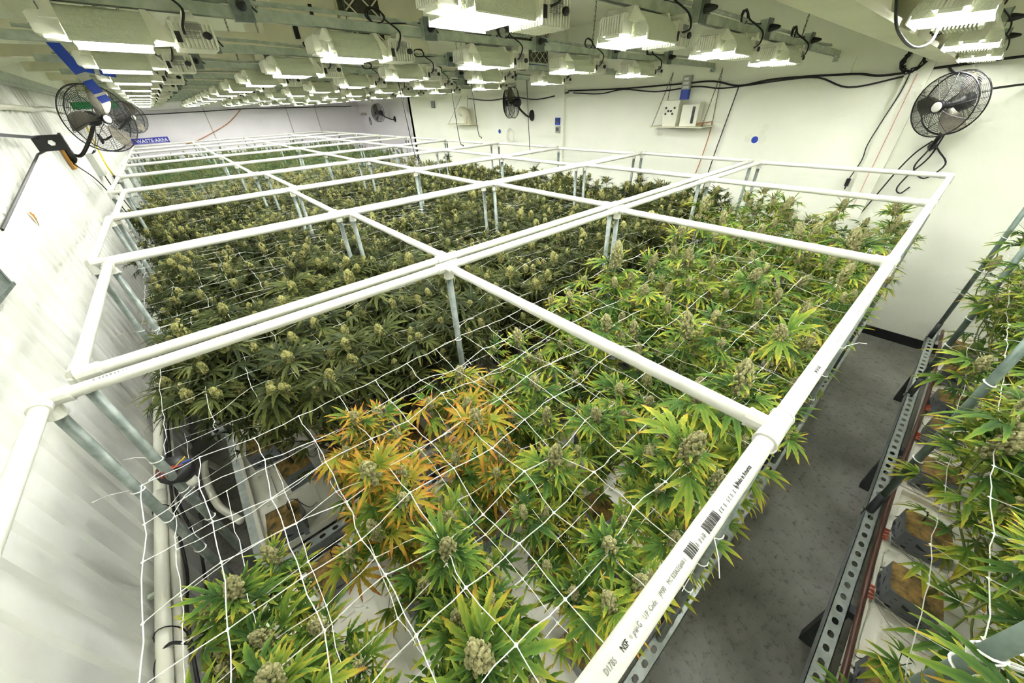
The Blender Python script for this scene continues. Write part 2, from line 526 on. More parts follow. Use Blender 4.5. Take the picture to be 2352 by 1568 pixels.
def make_frame(k, B):
    xs, y0, y1 = B['xs'], B['y0'], B['y1']
    f = thing('pipe_trellis', 'white plastic pipe frame standing on the %s' % bench_phrase(k), 'frame', (xs[0], y0, ZR), group='white pipe frames over the benches')
    o = np.array((xs[0], y0, ZR))
    pipes = []
    for y in (y0, y1):
        for i in range(4):
            pipes.append(((xs[i] + 0.03, y, ZP), (xs[i + 1] - 0.03, y, ZP)))
    for x in xs:
        pipes.append(((x, y0 + 0.03, ZP), (x, y1 - 0.03, ZP)))
    for a, b in pipes:
        m = MB(); m.tube([np.array(a) - o, np.array(b) - o], R_PIPE, 14, caps=False); m.obj('pipe', M_PVC, f, smooth=True)
    for y, s in ((y0, 1), (y1, -1)):
        for i, x in enumerate(xs):
            dirs = [(0, s, 0), (0, 0, -1)]
            if i > 0: dirs.append((-1, 0, 0))
            if i < 4: dirs.append((1, 0, 0))
            link('elbow' if i in (0, 4) else 'tee', fitting_mesh('fitting', dirs), f, loc=tuple(np.array((x, y, ZP)) - o))
            m = MB(); m.tube([(0, 0, 0.004), (0, 0, ZP - ZR - 0.05)], R_POST, 10)
            p = m.obj('post', M_STEEL, f, smooth=True, loc=(x - o[0], y - o[1], 0))
            if k < 3:
                for hz in (0.86, 0.70, 0.52):
                    t = MB(); t.tube([(R_POST * 1.15 * math.cos(a), R_POST * 1.15 * math.sin(a), 0.004 * math.sin(a)) for a in np.linspace(0, 2 * math.pi, 11)[:-1]], 0.0022, 4, closed=True)
                    t.tube([(0.016, 0, 0), (0.07, 0.03, 0.01), (0.11, 0.05, 0.0)], 0.0014, 3)
                    t.obj('zip_tie', M_TIE, p, loc=(0, 0, hz + random.uniform(-0.03, 0.03)), rot=(0, 0, random.uniform(0, 6.28)))
    return f
FRAMES = [make_frame(k, B) for k, B in enumerate(BENCH)]

# print on the pipes: the aisle-side pipe of the first bench reads along its length
def pipe_text(frame, items, y, facing, zc=ZP, up_a=0.9):
    """lettering wrapped onto the pipe top: items of (x, text or None for barcode, size)"""
    o = frame.location
    for (x, body, size, style) in items:
        if body is None:
            m = MB()
            r2 = random.Random(int(x * 1000))
            xx = 0.0
            while xx < size:
                w = r2.choice((0.0011, 0.0018, 0.0028))
                for q in range(6):
                    m.box((xx, -0.0075 + 0.0025 * q, 0), (xx + w, -0.005 + 0.0025 * q, 0.0005))
                xx += w + r2.choice((0.0012, 0.002))
            me = m.mesh('barcode', M_PRINT)
        else:
            me = text_mesh(body, size, M_PRINT if style else mat('grey_print', (120, 122, 120), (140, 142, 140), 0.5), 0.0003, style)
        # wrap round the pipe: local y -> angle
        n = len(me.vertices)
        co = np.empty(n * 3); me.vertices.foreach_get('co', co); co = co.reshape(-1, 3)
        if body:
            co[:, 0] *= 0.74
        ang = co[:, 1] / R_PIPE
        rr = R_PIPE + 0.0004 + np.clip(co[:, 2], 0, 0.0005)
        th = up_a + ang * (1 if facing > 0 else 1)
        out = np.stack([co[:, 0], -rr * np.cos(th), rr * np.sin(th)], 1)
        me.vertices.foreach_set('co', out.ravel()); me.update()
        link('printed_line' if body else 'barcode', me, frame, loc=(x - o.x, y - o.y, zc - o.z))

B0 = BENCH[0]
pipe_text(FRAMES[0], [(0.152, 'D1785', 0.0105, False), (0.186, 'NSF', 0.0105, True), (0.2045, '®', 0.007, False), (0.2115, 'pw-G', 0.0105, False), (0.237, 'U.P. Code', 0.0095, False), (0.2765, 'JM90', 0.0095, False), (0.299, 'MC E23AZG', 0.0088, False), (0.334, '#08 1', 0.0082, False),
                       (0.356, None, 0.022, True), (0.413, None, 0.042, True), (0.525, '& Made in America', 0.0115, True)],
          B0['y0'], 1, up_a=1.35)
pipe_text(FRAMES[0], [(0.99, 'JM EAGLE', 0.011, True)], B0['y0'], 1, up_a=1.3)
def print_marks(frame, x0, y, n, seed, up_a=1.2):
    """a run of print too small to read"""
    r2 = random.Random(seed)
    m = MB()
    xx = 0.0
    for i in range(n):
        w = r2.uniform(0.002, 0.006)
        for q in range(3):
            th = up_a + (q - 1) * 0.14
            m.box((xx, -0.0009, 0), (xx + w * r2.uniform(0.5, 1), 0.0009, 0.0004), 0, Matrix.Rotation(th - math.pi / 2, 4, 'X').inverted() @ Matrix.Translation((0, 0, R_PIPE)))
        xx += w + r2.uniform(0.001, 0.008)
    link('printed_line', m.mesh('printed_line', mat('grey_print', (120, 122, 120), (140, 142, 140), 0.5)), frame, loc=(x0 - frame.location.x, y - frame.location.y, ZP - frame.location.z))
for i, (k, x0, y, n) in enumerate(((0, 0.381, B0['y0'], 4), (0, 0.462, B0['y0'], 8), (0, 1.18, B0['y0'], 7), (0, 1.41, B0['y0'], 12), (0, 1.55, B0['y0'], 5), (0, 2.2, B0['y0'], 8), (0, -0.40, B0['y1'], 9), (0, 0.80, B0['y1'], 6), (0, 0.90, B0['y1'], 12), (0, 1.85, B0['y1'], 8), (0, 2.6, B0['y1'], 6), (3, -0.3, BENCH[3]['y1'], 12), (3, 0.1, BENCH[3]['y1'], 6), (2, 2.0, BENCH[2]['y1'], 5))):
    print_marks(FRAMES[k], x0, y, n, 50 + i)

# white grow trays, with ribs and rims
def tray_mesh(L, Wd):
    m = MB()
    t = 0.018
    m.box((0, 0, -0.012), (L, Wd, 0.004))
    for (a, b) in (((0, 0), (L, t)), ((0, Wd - t), (L, Wd)), ((0, t), (t, Wd - t)), ((L - t, t), (L, Wd - t))):
        m.box((a[0], a[1], 0.004), (b[0], b[1], 0.034))
    n = int(L / 0.098)
    for i in range(n):
        x = t + 0.03 + (L - 2 * t - 0.06) * (i + 0.5) / n
        for j in range(4):
            ya = 0.05 + (Wd - 0.1) * j / 4 + 0.02
            yb = 0.05 + (Wd - 0.1) * (j + 1) / 4 - 0.02
            m.box((x - 0.031, ya, 0.004), (x + 0.031, yb, 0.013))
    return m.mesh('tray', M_TRAY)
TRAYS = {}
def place_trays(x0, x1, y0, y1, n, who):
    Lt = (x1 - x0) / n
    for i in range(n):
        key = (round(Lt, 3), round(y1 - y0, 3))
        if key not in TRAYS:
            TRAYS[key] = tray_mesh(Lt - 0.012, y1 - y0)
        t = link('grow_tray', TRAYS[key], None, (x0 + i * Lt, y0, ZR + 0.012))
        tag(t, 'white ribbed tray, %s from the corrugated wall, on the %s' % (ORD[i + 1], who), 'tray', 'white trays on the benches')
for k, B in enumerate(BENCH):
    place_trays(B['xs'][0] + 0.02, B['xs'][4] - 0.02, B['y0'] + 0.055, B['y1'] - 0.055, 4, bench_phrase(k))
place_trays(RB['x0'] + 0.03, RB['x1'] - 0.03, RB['y0'] + 0.07, RB['y1'] - 0.075, 4, 'bench across the concrete aisle')

# ------------------------------------------------------------------ plants
def leaflet(V, F, UV, base, ang, L, Wd, droop, nseg, lift=0.0, twist=0.0, serr=True, fold=0.25):
    """one leaflet starting at base in the local x-y plane, heading at ang, drooping along its length"""
    o = len(V)
    ca, sa = math.cos(ang), math.sin(ang)
    for i in range(nseg + 1):
        t = i / nseg
        s = t * L
        z = lift * s - droop * L * t * t
        w = Wd * 0.5 * (math.sin(math.pi * min(1.0, t * 0.93 + 0.07)) ** 0.8)
        if serr and 0 < i < nseg:
            w *= 1.12 if i % 2 else 0.80
        if i == nseg:
            w = 0.0004
        c = (base[0] + ca * s, base[1] + sa * s, base[2] + z)
        V.append((c[0] - sa * -w, c[1] + ca * -w, c[2] + fold * w + twist * w))
        V.append(c)
        V.append((c[0] - sa * w, c[1] + ca * w, c[2] + fold * w - twist * w))
        UV.append((t, 1.0)); UV.append((t, 0.0)); UV.append((t, 1.0))
    for i in range(nseg):
        a = o + i * 3
        F.append((a, a + 1, a + 4, a + 3))
        F.append((a + 1, a + 2, a + 5, a + 4))

def leaf_geo(L, n=7, nseg=10, droop=0.35, rr=random, serr=True, petiole=0.35, lift=0.25):
    V, F, UV = [], [], []
    p = L * petiole
    # petiole as a thin strip with depth
    o = len(V)
    for i in range(3):
        t = i / 2
        x = p * t; z = lift * p * t
        V += [(x, -0.0012, z), (x, 0.0012, z), (x, 0, z - 0.002)]
        UV += [(0.1, 0)] * 3
    for i in range(2):
        a = o + i * 3
        for j in range(3):
            F.append((a + j, a + (j + 1) % 3, a + 3 + (j + 1) % 3, a + 3 + j))
    angs = {7: [-112, -68, -33, 0, 33, 68, 112], 5: [-72, -36, 0, 36, 72], 3: [-38, 0, 38]}[n]
    fac = {7: [0.42, 0.72, 0.92, 1.0, 0.92, 0.72, 0.42], 5: [0.55, 0.88, 1.0, 0.88, 0.55], 3: [0.75, 1.0, 0.75]}[n]
    for a, f in zip(angs, fac):
        a2 = math.radians(a * rr.uniform(0.8, 1.0) + rr.uniform(-5, 5))
        l2 = L * f * rr.uniform(0.9, 1.08)
        leaflet(V, F, UV, (p, 0, lift * p), a2, l2, l2 * rr.uniform(0.12, 0.16) + 0.002, droop * rr.uniform(0.6, 1.3), nseg, lift=lift * 0.5, twist=rr.uniform(-0.3, 0.3), serr=serr)
    return np.array(V), F, UV

ICO_V = None
def ico():
    global ICO_V, ICO_F
    if ICO_V is None:
        t = (1 + 5 ** 0.5) / 2
        v = np.array([(-1, t, 0), (1, t, 0), (-1, -t, 0), (1, -t, 0), (0, -1, t), (0, 1, t), (0, -1, -t), (0, 1, -t), (t, 0, -1), (t, 0, 1), (-t, 0, -1), (-t, 0, 1)], float)
        ICO_V = v / np.linalg.norm(v[0])
        ICO_F = [(0, 11, 5), (0, 5, 1), (0, 1, 7), (0, 7, 10), (0, 10, 11), (1, 5, 9), (5, 11, 4), (11, 10, 2), (10, 7, 6), (7, 1, 8), (3, 9, 4), (3, 4, 2), (3, 2, 6), (3, 6, 8), (3, 8, 9), (4, 9, 5), (2, 4, 11), (6, 2, 10), (8, 6, 7), (9, 8, 1)]
    return ICO_V, ICO_F
OCT_V = np.array([(1, 0, 0), (-1, 0, 0), (0, 1, 0), (0, -1, 0), (0, 0, 1), (0, 0, -1)], float)
OCT_F = [(0, 2, 4), (2, 1, 4), (1, 3, 4), (3, 0, 4), (2, 0, 5), (1, 2, 5), (3, 1, 5), (0, 3, 5)]

def rotz(a):
    c, s = math.cos(a), math.sin(a)
    return np.array([[c, -s, 0], [s, c, 0], [0, 0, 1.0]])
def roty(a):
    c, s = math.cos(a), math.sin(a)
    return np.array([[c, 0, s], [0, 1, 0], [-s, 0, c]])

def bud_into(m, Hb, Rb, n, rr, rough_lumps=True, n_sugar=12, sug_len=0.05, off=(0, 0, 0), lowpoly=False, sug_seg=4):
    """a flower cluster: overlapping calyx lumps on a cone, with small leaves poking out"""
    BV, BF = (OCT_V, OCT_F) if lowpoly else ico()
    off = np.array(off)
    core = [(Rb * 0.75 * math.sin(math.pi * min(1, 0.12 + 0.88 * s)) ** 0.7 * (1 - 0.5 * s) + 0.001, Hb * s) for s in (0.0, 0.2, 0.45, 0.7, 0.9, 0.99)]
    mm = MB(); mm.lathe(core, 8)
    m.add(np.array(mm.v) + off, mm.f, 0)
    for i in range(n):
        s = ((i + 0.5) / n) ** 0.9
        a = i * 2.39996 + rr.uniform(-0.3, 0.3)
        rad = Rb * (0.30 + 0.70 * math.sin(math.pi * (0.22 + 0.74 * s)) ** 0.8) * rr.uniform(0.75, 1.08)
        if s > 0.9:
            rad *= 0.55
        sz = Rb * rr.uniform(0.24, 0.38)
        c = np.array((math.cos(a) * rad * 0.82, math.sin(a) * rad * 0.82, Hb * s))
        R = rotz(a) @ roty(0.9 - s * 0.9)
        v = (BV * np.array((sz * 0.8, sz * 0.8, sz * 1.35))) @ R.T + c + off
        m.add(v, BF, 0)
    for i in range(n_sugar):
        a = i * 2.39996 * 1.7 + rr.uniform(-0.4, 0.4)
        s = rr.uniform(0.0, 0.75)
        V, F, UV = [], [], []
        l = sug_len * rr.uniform(0.45, 1.25) * (1.1 - 0.7 * s)
        leaflet(V, F, UV, (Rb * 0.5, 0, 0), 0.0, l, l * 0.13 + 0.002, rr.uniform(-0.1, 0.55), sug_seg, lift=rr.uniform(-0.1, 0.7) + 0.5 * s, serr=sug_seg > 4)
        v = np.array(V) @ rotz(a).T + np.array((0, 0, Hb * s)) + off
        m.add(v, F, 1, UV)

def leaf_mesh(name, mats, **kw):
    V, F, UV = leaf_geo(**kw)
    m = MB(); m.add(V, F, 0, UV)
    return m.mesh(name, mats, uv=True)

rr = random.Random(11)
def leaf_set(mt, rr):
    return [leaf_mesh('leaf', mt, L=l, n=n, nseg=12, droop=d, rr=rr, lift=li) for (l, n, d, li) in
            ((0.105, 7, 0.35, 0.25), (0.12, 7, 0.55, 0.3), (0.09, 5, 0.2, 0.45), (0.11, 5, 0.45, 0.2), (0.08, 5, 0.3, 0.6), (0.125, 7, 0.7, 0.35))]
LEAVES_G = leaf_set(LEAF_G, rr)
LEAVES_O = leaf_set(LEAF_O, rr)
LEAVES_D = leaf_set(LEAF_D, rr)
LEAVES_F = leaf_set(LEAF_F, rr)
def bud_set(bm, lm, rr, nl=85, ns=24, low=False, sl=0.075, k=1.0, kh=1.0):
    out = []
    for (h, r) in ((0.095, 0.0245), (0.080, 0.023), (0.108, 0.025), (0.066, 0.020)):
        m = MB(); bud_into(m, h * k * kh, r * k, nl, rr, n_sugar=ns, sug_len=sl, lowpoly=low, sug_seg=8)
        out.append(m.mesh('flower_cluster', [bm, lm], uv=True))
    return out
BUDS_G = bud_set(BUD_G, LEAF_G, rr)
BUDS_O = bud_set(BUD_G, LEAF_O, rr)
BUDS_D = bud_set(BUD_D, LEAF_D, rr, 75, 36, False, 0.066, 0.92, 0.72)
BUDS_F = bud_set(BUD_F, LEAF_F, rr, 40, 14, True)

def foliage_mesh(lm, rr, n, zlo, zhi, rad, L, nseg=3, name='foliage'):
    """loose leaves of one plant that cannot be told apart from afar"""
    m = MB()
    for i in range(n):
        V, F, UV = leaf_geo(L * rr.uniform(0.7, 1.15), rr.choice((5, 5, 7)), nseg, rr.uniform(0.15, 0.6), rr, serr=False, lift=rr.uniform(0.1, 0.6))
        a = rr.uniform(0, 6.283)
        r = rad * math.sqrt(rr.random()) * 0.8
        b = rr.uniform(0, 6.283)
        z = zlo + (zhi - zlo) * rr.random() ** 0.8
        v = V @ roty(rr.uniform(-0.5, 0.6)).T @ rotz(a).T + np.array((math.cos(b) * r, math.sin(b) * r, z))
        m.add(v, F, 0, UV)
    return m.mesh(name, lm, uv=True)

def skeleton(rr, height, spread, ncola):
    """stem mesh plus flower positions of one plant variant"""
    tops = [(rr.uniform(-0.02, 0.02), rr.uniform(-0.02, 0.02), height)]
    for i in range(ncola - 1):
        a = i * 2.39996 + rr.uniform(-0.4, 0.4)
        r = spread * rr.uniform(0.45, 1.05)
        tops.append((math.cos(a) * r, math.sin(a) * r, height * rr.uniform(0.66, 0.97)))
    m = MB()
    m.tube(spline([(0, 0, -0.01), (rr.uniform(-0.02, 0.02), rr.uniform(-0.02, 0.02), height * 0.4), (tops[0][0], tops[0][1], height)], 3), [0.0075, 0.007, 0.0065, 0.006, 0.0045, 0.003, 0.0025][:7], 5)
    for t in tops[1:]:
        zb = height * rr.uniform(0.15, 0.45)
        mid = (t[0] * 0.75, t[1] * 0.75, zb + (t[2] - zb) * 0.4)
        m.tube(spline([(0, 0, zb), mid, t], 3), [0.004, 0.004, 0.0035, 0.003, 0.003, 0.0025, 0.002], 4)
    return m, tops

def make_variants(rr, n, hlo, hhi, spread, nc, stem_mat):
    out = []
    for i in range(n):
        m, tops = skeleton(rr, rr.uniform(hlo, hhi), spread, nc)
        out.append((m.mesh('stem', stem_mat, smooth=True), tops))
    return out
VAR_G = make_variants(rr, 5, 0.72, 0.86, 0.19, 8, M_STEM)
VAR_D = make_variants(rr, 5, 0.72, 0.82, 0.21, 19, M_STEMD)
VAR_R = make_variants(random.Random(77), 4, 0.74, 0.88, 0.25, 13, M_STEM)
FOL_G = [foliage_mesh(LEAF_G, rr, 44, 0.12, 0.62, 0.20, 0.10, 5) for _ in range(4)]
FOL_D = [foliage_mesh(LEAF_D, rr, 70, 0.22, 0.68, 0.22, 0.09) for _ in range(4)]
FOL_D_COLA = [foliage_mesh(LEAF_D, rr, 9, -0.09, 0.03, 0.012, 0.085, 4) for _ in range(5)]
FOL_G_COLA = [foliage_mesh(LEAF_G, rr, 9, -0.10, 0.03, 0.012, 0.10, 6) for _ in range(5)]

def cola_leaves(part, leaves, rr, n):
    for i in range(n):
        a = i * 2.39996 + rr.uniform(-0.5, 0.5)
        z = -0.11 * (i / n) + 0.025
        o = link('leaf', leaves[rr.randrange(len(leaves))], part)
        o.rotation_euler = Euler((rr.uniform(-0.35, 0.35), rr.uniform(-0.55, 0.35), a), 'XYZ')
        o.location = (0.006 * math.cos(a), 0.006 * math.sin(a), z)
        s = rr.uniform(0.75, 1.15)
        o.scale = (s, s, s)

def make_plant(label, group, x, y, z, var, buds, leaves, fols, cola_fols, rr, detail, scale=1.0, nleaf=7, zscale=1.0):
    p = thing('cannabis_plant', label, 'plant', (x, y, z), (0, 0, rr.uniform(0, 6.283)), group)
    p.scale = (scale, scale, scale * zscale)
    stem, tops = var
    st = link('stem', stem, p)
    for i, t in enumerate(tops):
        b = link('flower_cluster', buds[rr.randrange(len(buds))], p)
        s = rr.uniform(0.8, 1.15) * (1.15 if i == 0 else 0.92)
        b.location = (t[0], t[1], t[2] - 0.03)
        b.rotation_euler = (rr.uniform(-0.25, 0.25), rr.uniform(-0.25, 0.25), rr.uniform(0, 6.283))
        b.scale = (s, s, s)
        if detail:
            cola_leaves(b, leaves, rr, nleaf)
        elif cola_fols:
            link('foliage', cola_fols[rr.randrange(len(cola_fols))], b, kind='stuff')
    if detail:
        for i in range(10):
            t = tops[rr.randrange(len(tops))]
            f = rr.uniform(0.45, 0.85)
            a = rr.uniform(0, 6.283)
            o = link('leaf', leaves[rr.randrange(len(leaves))], p, loc=(t[0] * f * 0.9, t[1] * f * 0.9, t[2] * f))
            o.rotation_euler = (rr.uniform(-0.3, 0.3), rr.uniform(-0.4, 0.3), a)
    link('foliage', fols[rr.randrange(len(fols))], p, kind='stuff')
    return p

# stone-wool blocks
def block_meshes():
    s = 0.076; h = 0.12
    m = MB(); m.box((-s, -s, 0), (s, s, h))
    wrap = m.mesh('grow_block', M_WRAP)
    m = MB()
    g = 6
    for i in range(g):
        for j in range(g):
            pass
    vs = []; fs = []
    for i in range(g + 1):
        for j in range(g + 1):
            e = i in (0, g) or j in (0, g)
            vs.append((-s * 1.01 + 2.02 * s * i / g, -s * 1.01 + 2.02 * s * j / g, h + (0.0 if e else rr.uniform(0.002, 0.010))))
    for i in range(g):
        for j in range(g):
            a = i * (g + 1) + j
            fs.append((a, a + g + 1, a + g + 2, a + 1))
    m.add(vs, fs)
    top = m.mesh('block_top', M_ROCK)
    m = MB()                                  # black marks and an arrow leaf on each side of the wrap
    for q in range(4):
        R = Matrix.Rotation(q * math.pi / 2, 4, 'Z')
        for (cx, cz, w, hh) in ((-0.045, 0.085, 0.012, 0.004), (-0.045, 0.055, 0.012, 0.003), (-0.045, 0.025, 0.018, 0.010), (0.05, 0.09, 0.014, 0.003), (0.045, 0.03, 0.016, 0.009), (0.0, 0.025, 0.02, 0.002)):
            m.box((cx - w / 2, -s - 0.0008, cz - hh / 2), (cx + w / 2, -s - 0.0002, cz + hh / 2), 0, R)
        poly = [(-0.022, 0.082), (-0.018, 0.062), (0.0, 0.055), (0.022, 0.058), (0.008, 0.066), (-0.004, 0.074)]
        vs = [tuple(R @ Vector((a, -s - 0.001, b))) for a, b in poly]
        m.add(vs, [tuple(range(6))])
    prn = m.mesh('block_print', M_PRINT)
    m = MB()
    m.tube([(0.03, 0.02, h - 0.03), (0.035, 0.025, h + 0.05), (0.045, 0.03, h + 0.062)], 0.003, 5)
    m.tube(spline([(0.045, 0.03, h + 0.06), (0.07, 0.05, h + 0.03), (0.10, 0.07, 0.02), (0.14, 0.09, 0.005)], 4), 0.002, 4)
    stk = m.mesh('drip_stake', M_BLACK)
    return wrap, top, prn, stk
BLK = block_meshes()
ZB = ZR + 0.012 + 0.013
def place_block(x, y, rz, label, group, full=True):
    b = link('grow_block', BLK[0], None, (x, y, ZB), (0, 0, rz))
    tag(b, label, 'grow block', group)
    link('block_top', BLK[1], b)
    if full:
        link('block_print', BLK[2], b)
        link('drip_stake', BLK[3], b)
    return b

GRID = [None]
ROWN = ['row nearest the aisle', 'second row from the aisle', 'third row from the aisle', 'row furthest from the aisle']
N_PLANT = 0
def bench_grid(B, nx, ny):
    x0, x1 = B['xs'][0] + 0.16, B['xs'][4] - 0.14
    y0, y1 = B['y0'] + 0.17, B['y1'] - 0.17
    for i in range(nx):
        for j in range(ny):
            GRID[0] = (nx - i, j)
            yield x0 + (x1 - x0) * (i + 0.5 * (j % 2) * 0.6) / (nx - 0.6), y0 + (y1 - y0) * j / (ny - 1)

# bench beside the aisle: green strain with yellowing tips, a few plants gone orange
rp = random.Random(5)
for (x, y) in bench_grid(BENCH[0], 12, 4):
    x += rp.uniform(-0.04, 0.04); y += rp.uniform(-0.03, 0.03)
    place_block(x, y, rp.uniform(-0.15, 0.15), 'grey stone wool block, aisle bench, %s, %s from the fan wall' % (ROWN[GRID[0][1]], ORD[GRID[0][0]]), 'grow blocks on the aisle bench')
    orange = (-0.12 < x < 0.62) and (0.62 < y < 1.20)
    if x < -0.15 and y > 0.95:
        continue
    lv, bd = (LEAVES_O, BUDS_O) if orange else (LEAVES_G, BUDS_G)
    sc = 0.86 + 0.20 * min(1.0, max(0.0, x / 2.6)) + rp.uniform(-0.05, 0.05)
    if orange:
        lab, grp = 'orange leaved cannabis plant, aisle bench, %s, %s from the fan wall' % (ROWN[GRID[0][1]], ORD[GRID[0][0]]), 'orange leaved plants'
    else:
        lab, grp = 'green cannabis plant, aisle bench, %s, %s from the fan wall' % (ROWN[GRID[0][1]], ORD[GRID[0][0]]), 'green plants on the aisle bench'
    make_plant(lab, grp, x, y, ZB + 0.12, VAR_G[rp.randrange(5)], bd, lv, FOL_G, FOL_G_COLA, rp, True, sc, 5 if x < 2.4 else 4)
    N_PLANT += 1

# bench across the aisle
for i in range(9):
    for j in range(3):
        x = 0.72 + 0.40 * i + rp.uniform(-0.03, 0.03) + (0.05 if j else 0)
        if j == 0:
            x = (0.70, 1.06, 1.53, 1.885, 2.36, 2.78, 3.14, 3.58, 3.98)[i] + 0.076
        y = -0.565 - 0.36 * j
        place_block(x, y, rp.uniform(-0.1, 0.1), 'printed grey block across the aisle, %s, %s from the fan wall' % (ROWN[j], ORD[9 - i]), 'grow blocks across the aisle')
        pp = make_plant('cannabis plant across the aisle, %s, %s from the fan wall' % (ROWN[j], ORD[9 - i]), 'green plants across the aisle', x, y - 0.03, ZB + 0.12, VAR_R[rp.randrange(4)], BUDS_G, LEAVES_G, FOL_G, FOL_G_COLA, rp, j < 2, 1.08 + rp.uniform(-0.06, 0.08), 6)
        pp.rotation_euler = (Matrix.Rotation((0.10, 0.02, 0.0)[j], 3, 'X') @ Matrix.Rotation(rp.uniform(0, 6.28), 3, 'Z')).to_euler()
        N_PLANT += 1

# darker strain on the next benches
for k in (1, 2, 3, 4):
    for n_, (x, y) in enumerate(bench_grid(BENCH[k], 12, 4)):
        x += rp.uniform(-0.05, 0.05); y += rp.uniform(-0.04, 0.04)
        if k == 1:
            place_block(x, y, rp.uniform(-0.15, 0.15), 'grey stone wool block, second bench, %s, %s from the fan wall' % (ROWN[GRID[0][1]], ORD[GRID[0][0]]), 'grow blocks on the second bench', full=x < 1.2)
        if k == 1 and x < -0.1 and y < BENCH[1]['y0'] + 0.3:
            continue
        near = k == 1 and x < 1.0
        make_plant('dark olive cannabis plant, %s bench, %s, %s from the fan wall' % (ORD[k + 1], ROWN[GRID[0][1]], ORD[GRID[0][0]]), 'dark plants on bench %d' % (k + 1), x, y, ZB + 0.12, VAR_D[rp.randrange(5)], BUDS_D, LEAVES_D, FOL_D, FOL_D_COLA, rp, near, 1.03 + rp.uniform(-0.06, 0.06), 6)
        N_PLANT += 1

# the plants on the far benches, too many and too small to tell apart: one object
def far_plants():
    m = MB()
    r2 = random.Random(3)
    protos = []
    for q in range(4):
        pm = MB()
        sk, tops = skeleton(r2, 0.95, 0.21, 8)
        pm.add(sk.v, sk.f, 2)
        for t in tops:
            bud_into(pm, 0.11, 0.032, 16, r2, n_sugar=8, sug_len=0.07, off=(t[0], t[1], t[2] - 0.05), lowpoly=True, sug_seg=2)
        for i in range(46):
            V, F, UV = leaf_geo(0.10, 5, 2, r2.uniform(0.1, 0.5), r2, serr=False)
            a = r2.uniform(0, 6.28); b = r2.uniform(0, 6.28); rad = 0.22 * math.sqrt(r2.random())
            v = V @ rotz(a).T + np.array((math.cos(b) * rad, math.sin(b) * rad, r2.uniform(0.45, 0.95)))
            pm.add(v, F, 1, UV)
        protos.append((np.array(pm.v), pm.f, np.array(pm.mi), pm.uv))
    VV, FF, MI, UVV = [], [], [], []
    off = 0
    for k in range(5, 10):
        B = BENCH[k]
        for (x, y) in bench_grid(B, 12, 4):
            v, f, mi, uv = protos[r2.randrange(4)]
            s = r2.uniform(0.92, 1.08) * (1.0 if k > 5 else 0.92)
            q = (v * s) @ rotz(r2.uniform(0, 6.28)).T + np.array((x + r2.uniform(-0.06, 0.06), y + r2.uniform(-0.05, 0.05), ZB))
            VV.append(q); FF.extend([tuple(i + off for i in t) for t in f]); MI.append(mi + (3 if k == 5 else 0)); UVV.extend(uv)
            off += len(q)
    m.v = [tuple(a) for a in np.concatenate(VV)]; m.f = FF; m.mi = np.concatenate(MI).tolist(); m.uv = UVV
    me = m.mesh('cannabis_plants', [BUD_F, LEAF_F, M_STEM, BUD_D, LEAF_D, M_STEMD], uv=True)
    o = link('cannabis_canopy', me, None, kind='stuff')
    tag(o, 'distant green cannabis plants crowding the far benches below the white wall', 'plants')
far_plants()

# ------------------------------------------------------------------ trellis nets
def net_mesh(x0, x1, y0, y1, z, cell, r, rr, wob=0.02, sag=0.03, seg=3, knots=True):
    m = MB()
    nx = max(2, round((x1 - x0) / cell)); ny = max(2, round((y1 - y0) / cell))
    G = np.zeros((nx + 1, ny + 1, 3))
    for i in range(nx + 1):
        for j in range(ny + 1):
            e = 0.4 if i in (0, nx) or j in (0, ny) else 1.0
            G[i, j] = (x0 + (x1 - x0) * i / nx + rr.uniform(-wob, wob) * e, y0 + (y1 - y0) * j / ny + rr.uniform(-wob, wob) * e, z + rr.uniform(-sag, sag) * e)
    def line(P):
        pts = [P[0]]
        for a, b in zip(P[:-1], P[1:]):
            for q in range(1, seg):
                t = q / seg
                pts.append(a + (b - a) * t + np.array((rr.uniform(-1, 1), rr.uniform(-1, 1), rr.uniform(-1, 1))) * wob * 0.35)
            pts.append(b)
        m.tube(pts, r, 3, caps=False)
    for i in range(nx + 1):
        line([G[i, j] for j in range(ny + 1)])
    for j in range(ny + 1):
        line([G[i, j] for i in range(nx + 1)])
    if knots:
        for i in range(nx + 1):
            for j in range(ny + 1):
                m.add(OCT_V * (r * 4.4, r * 4.4, r * 2.4) + G[i, j], OCT_F)
    return m.mesh('trellis_net', M_NET, smooth=False)
rn = random.Random(21)
for k in range(7):
    B = BENCH[k]
    for lev, (z, r) in enumerate(((1.335, 0.0014), (1.16, 0.0012))):
        if lev and k > 1:
            continue
        n = link('trellis_net', net_mesh(B['xs'][0] + 0.02, B['xs'][4] - 0.02, B['y0'] + 0.015, B['y1'] - 0.015, z, 0.155, r if k < 1 else (r * 0.65 if k < 3 else r * 0.5), rn, wob=0.013, seg=3 if k < 3 else 2, knots=k < 4), None)
        tag(n, '%s white trellis net stretched across the plants on the %s' % ('upper' if lev == 0 else 'lower', bench_phrase(k)), 'net', 'white trellis nets')
for lev, z in enumerate((1.36, 1.08)):
    n = link('trellis_net', net_mesh(0.4, 4.5, -1.72, -0.42, z, 0.155, 0.0014, rn, 0.014), None)
    tag(n, '%s white trellis net stretched over the bench across the aisle' % ('upper' if lev == 0 else 'lower'), 'net', 'white trellis nets')

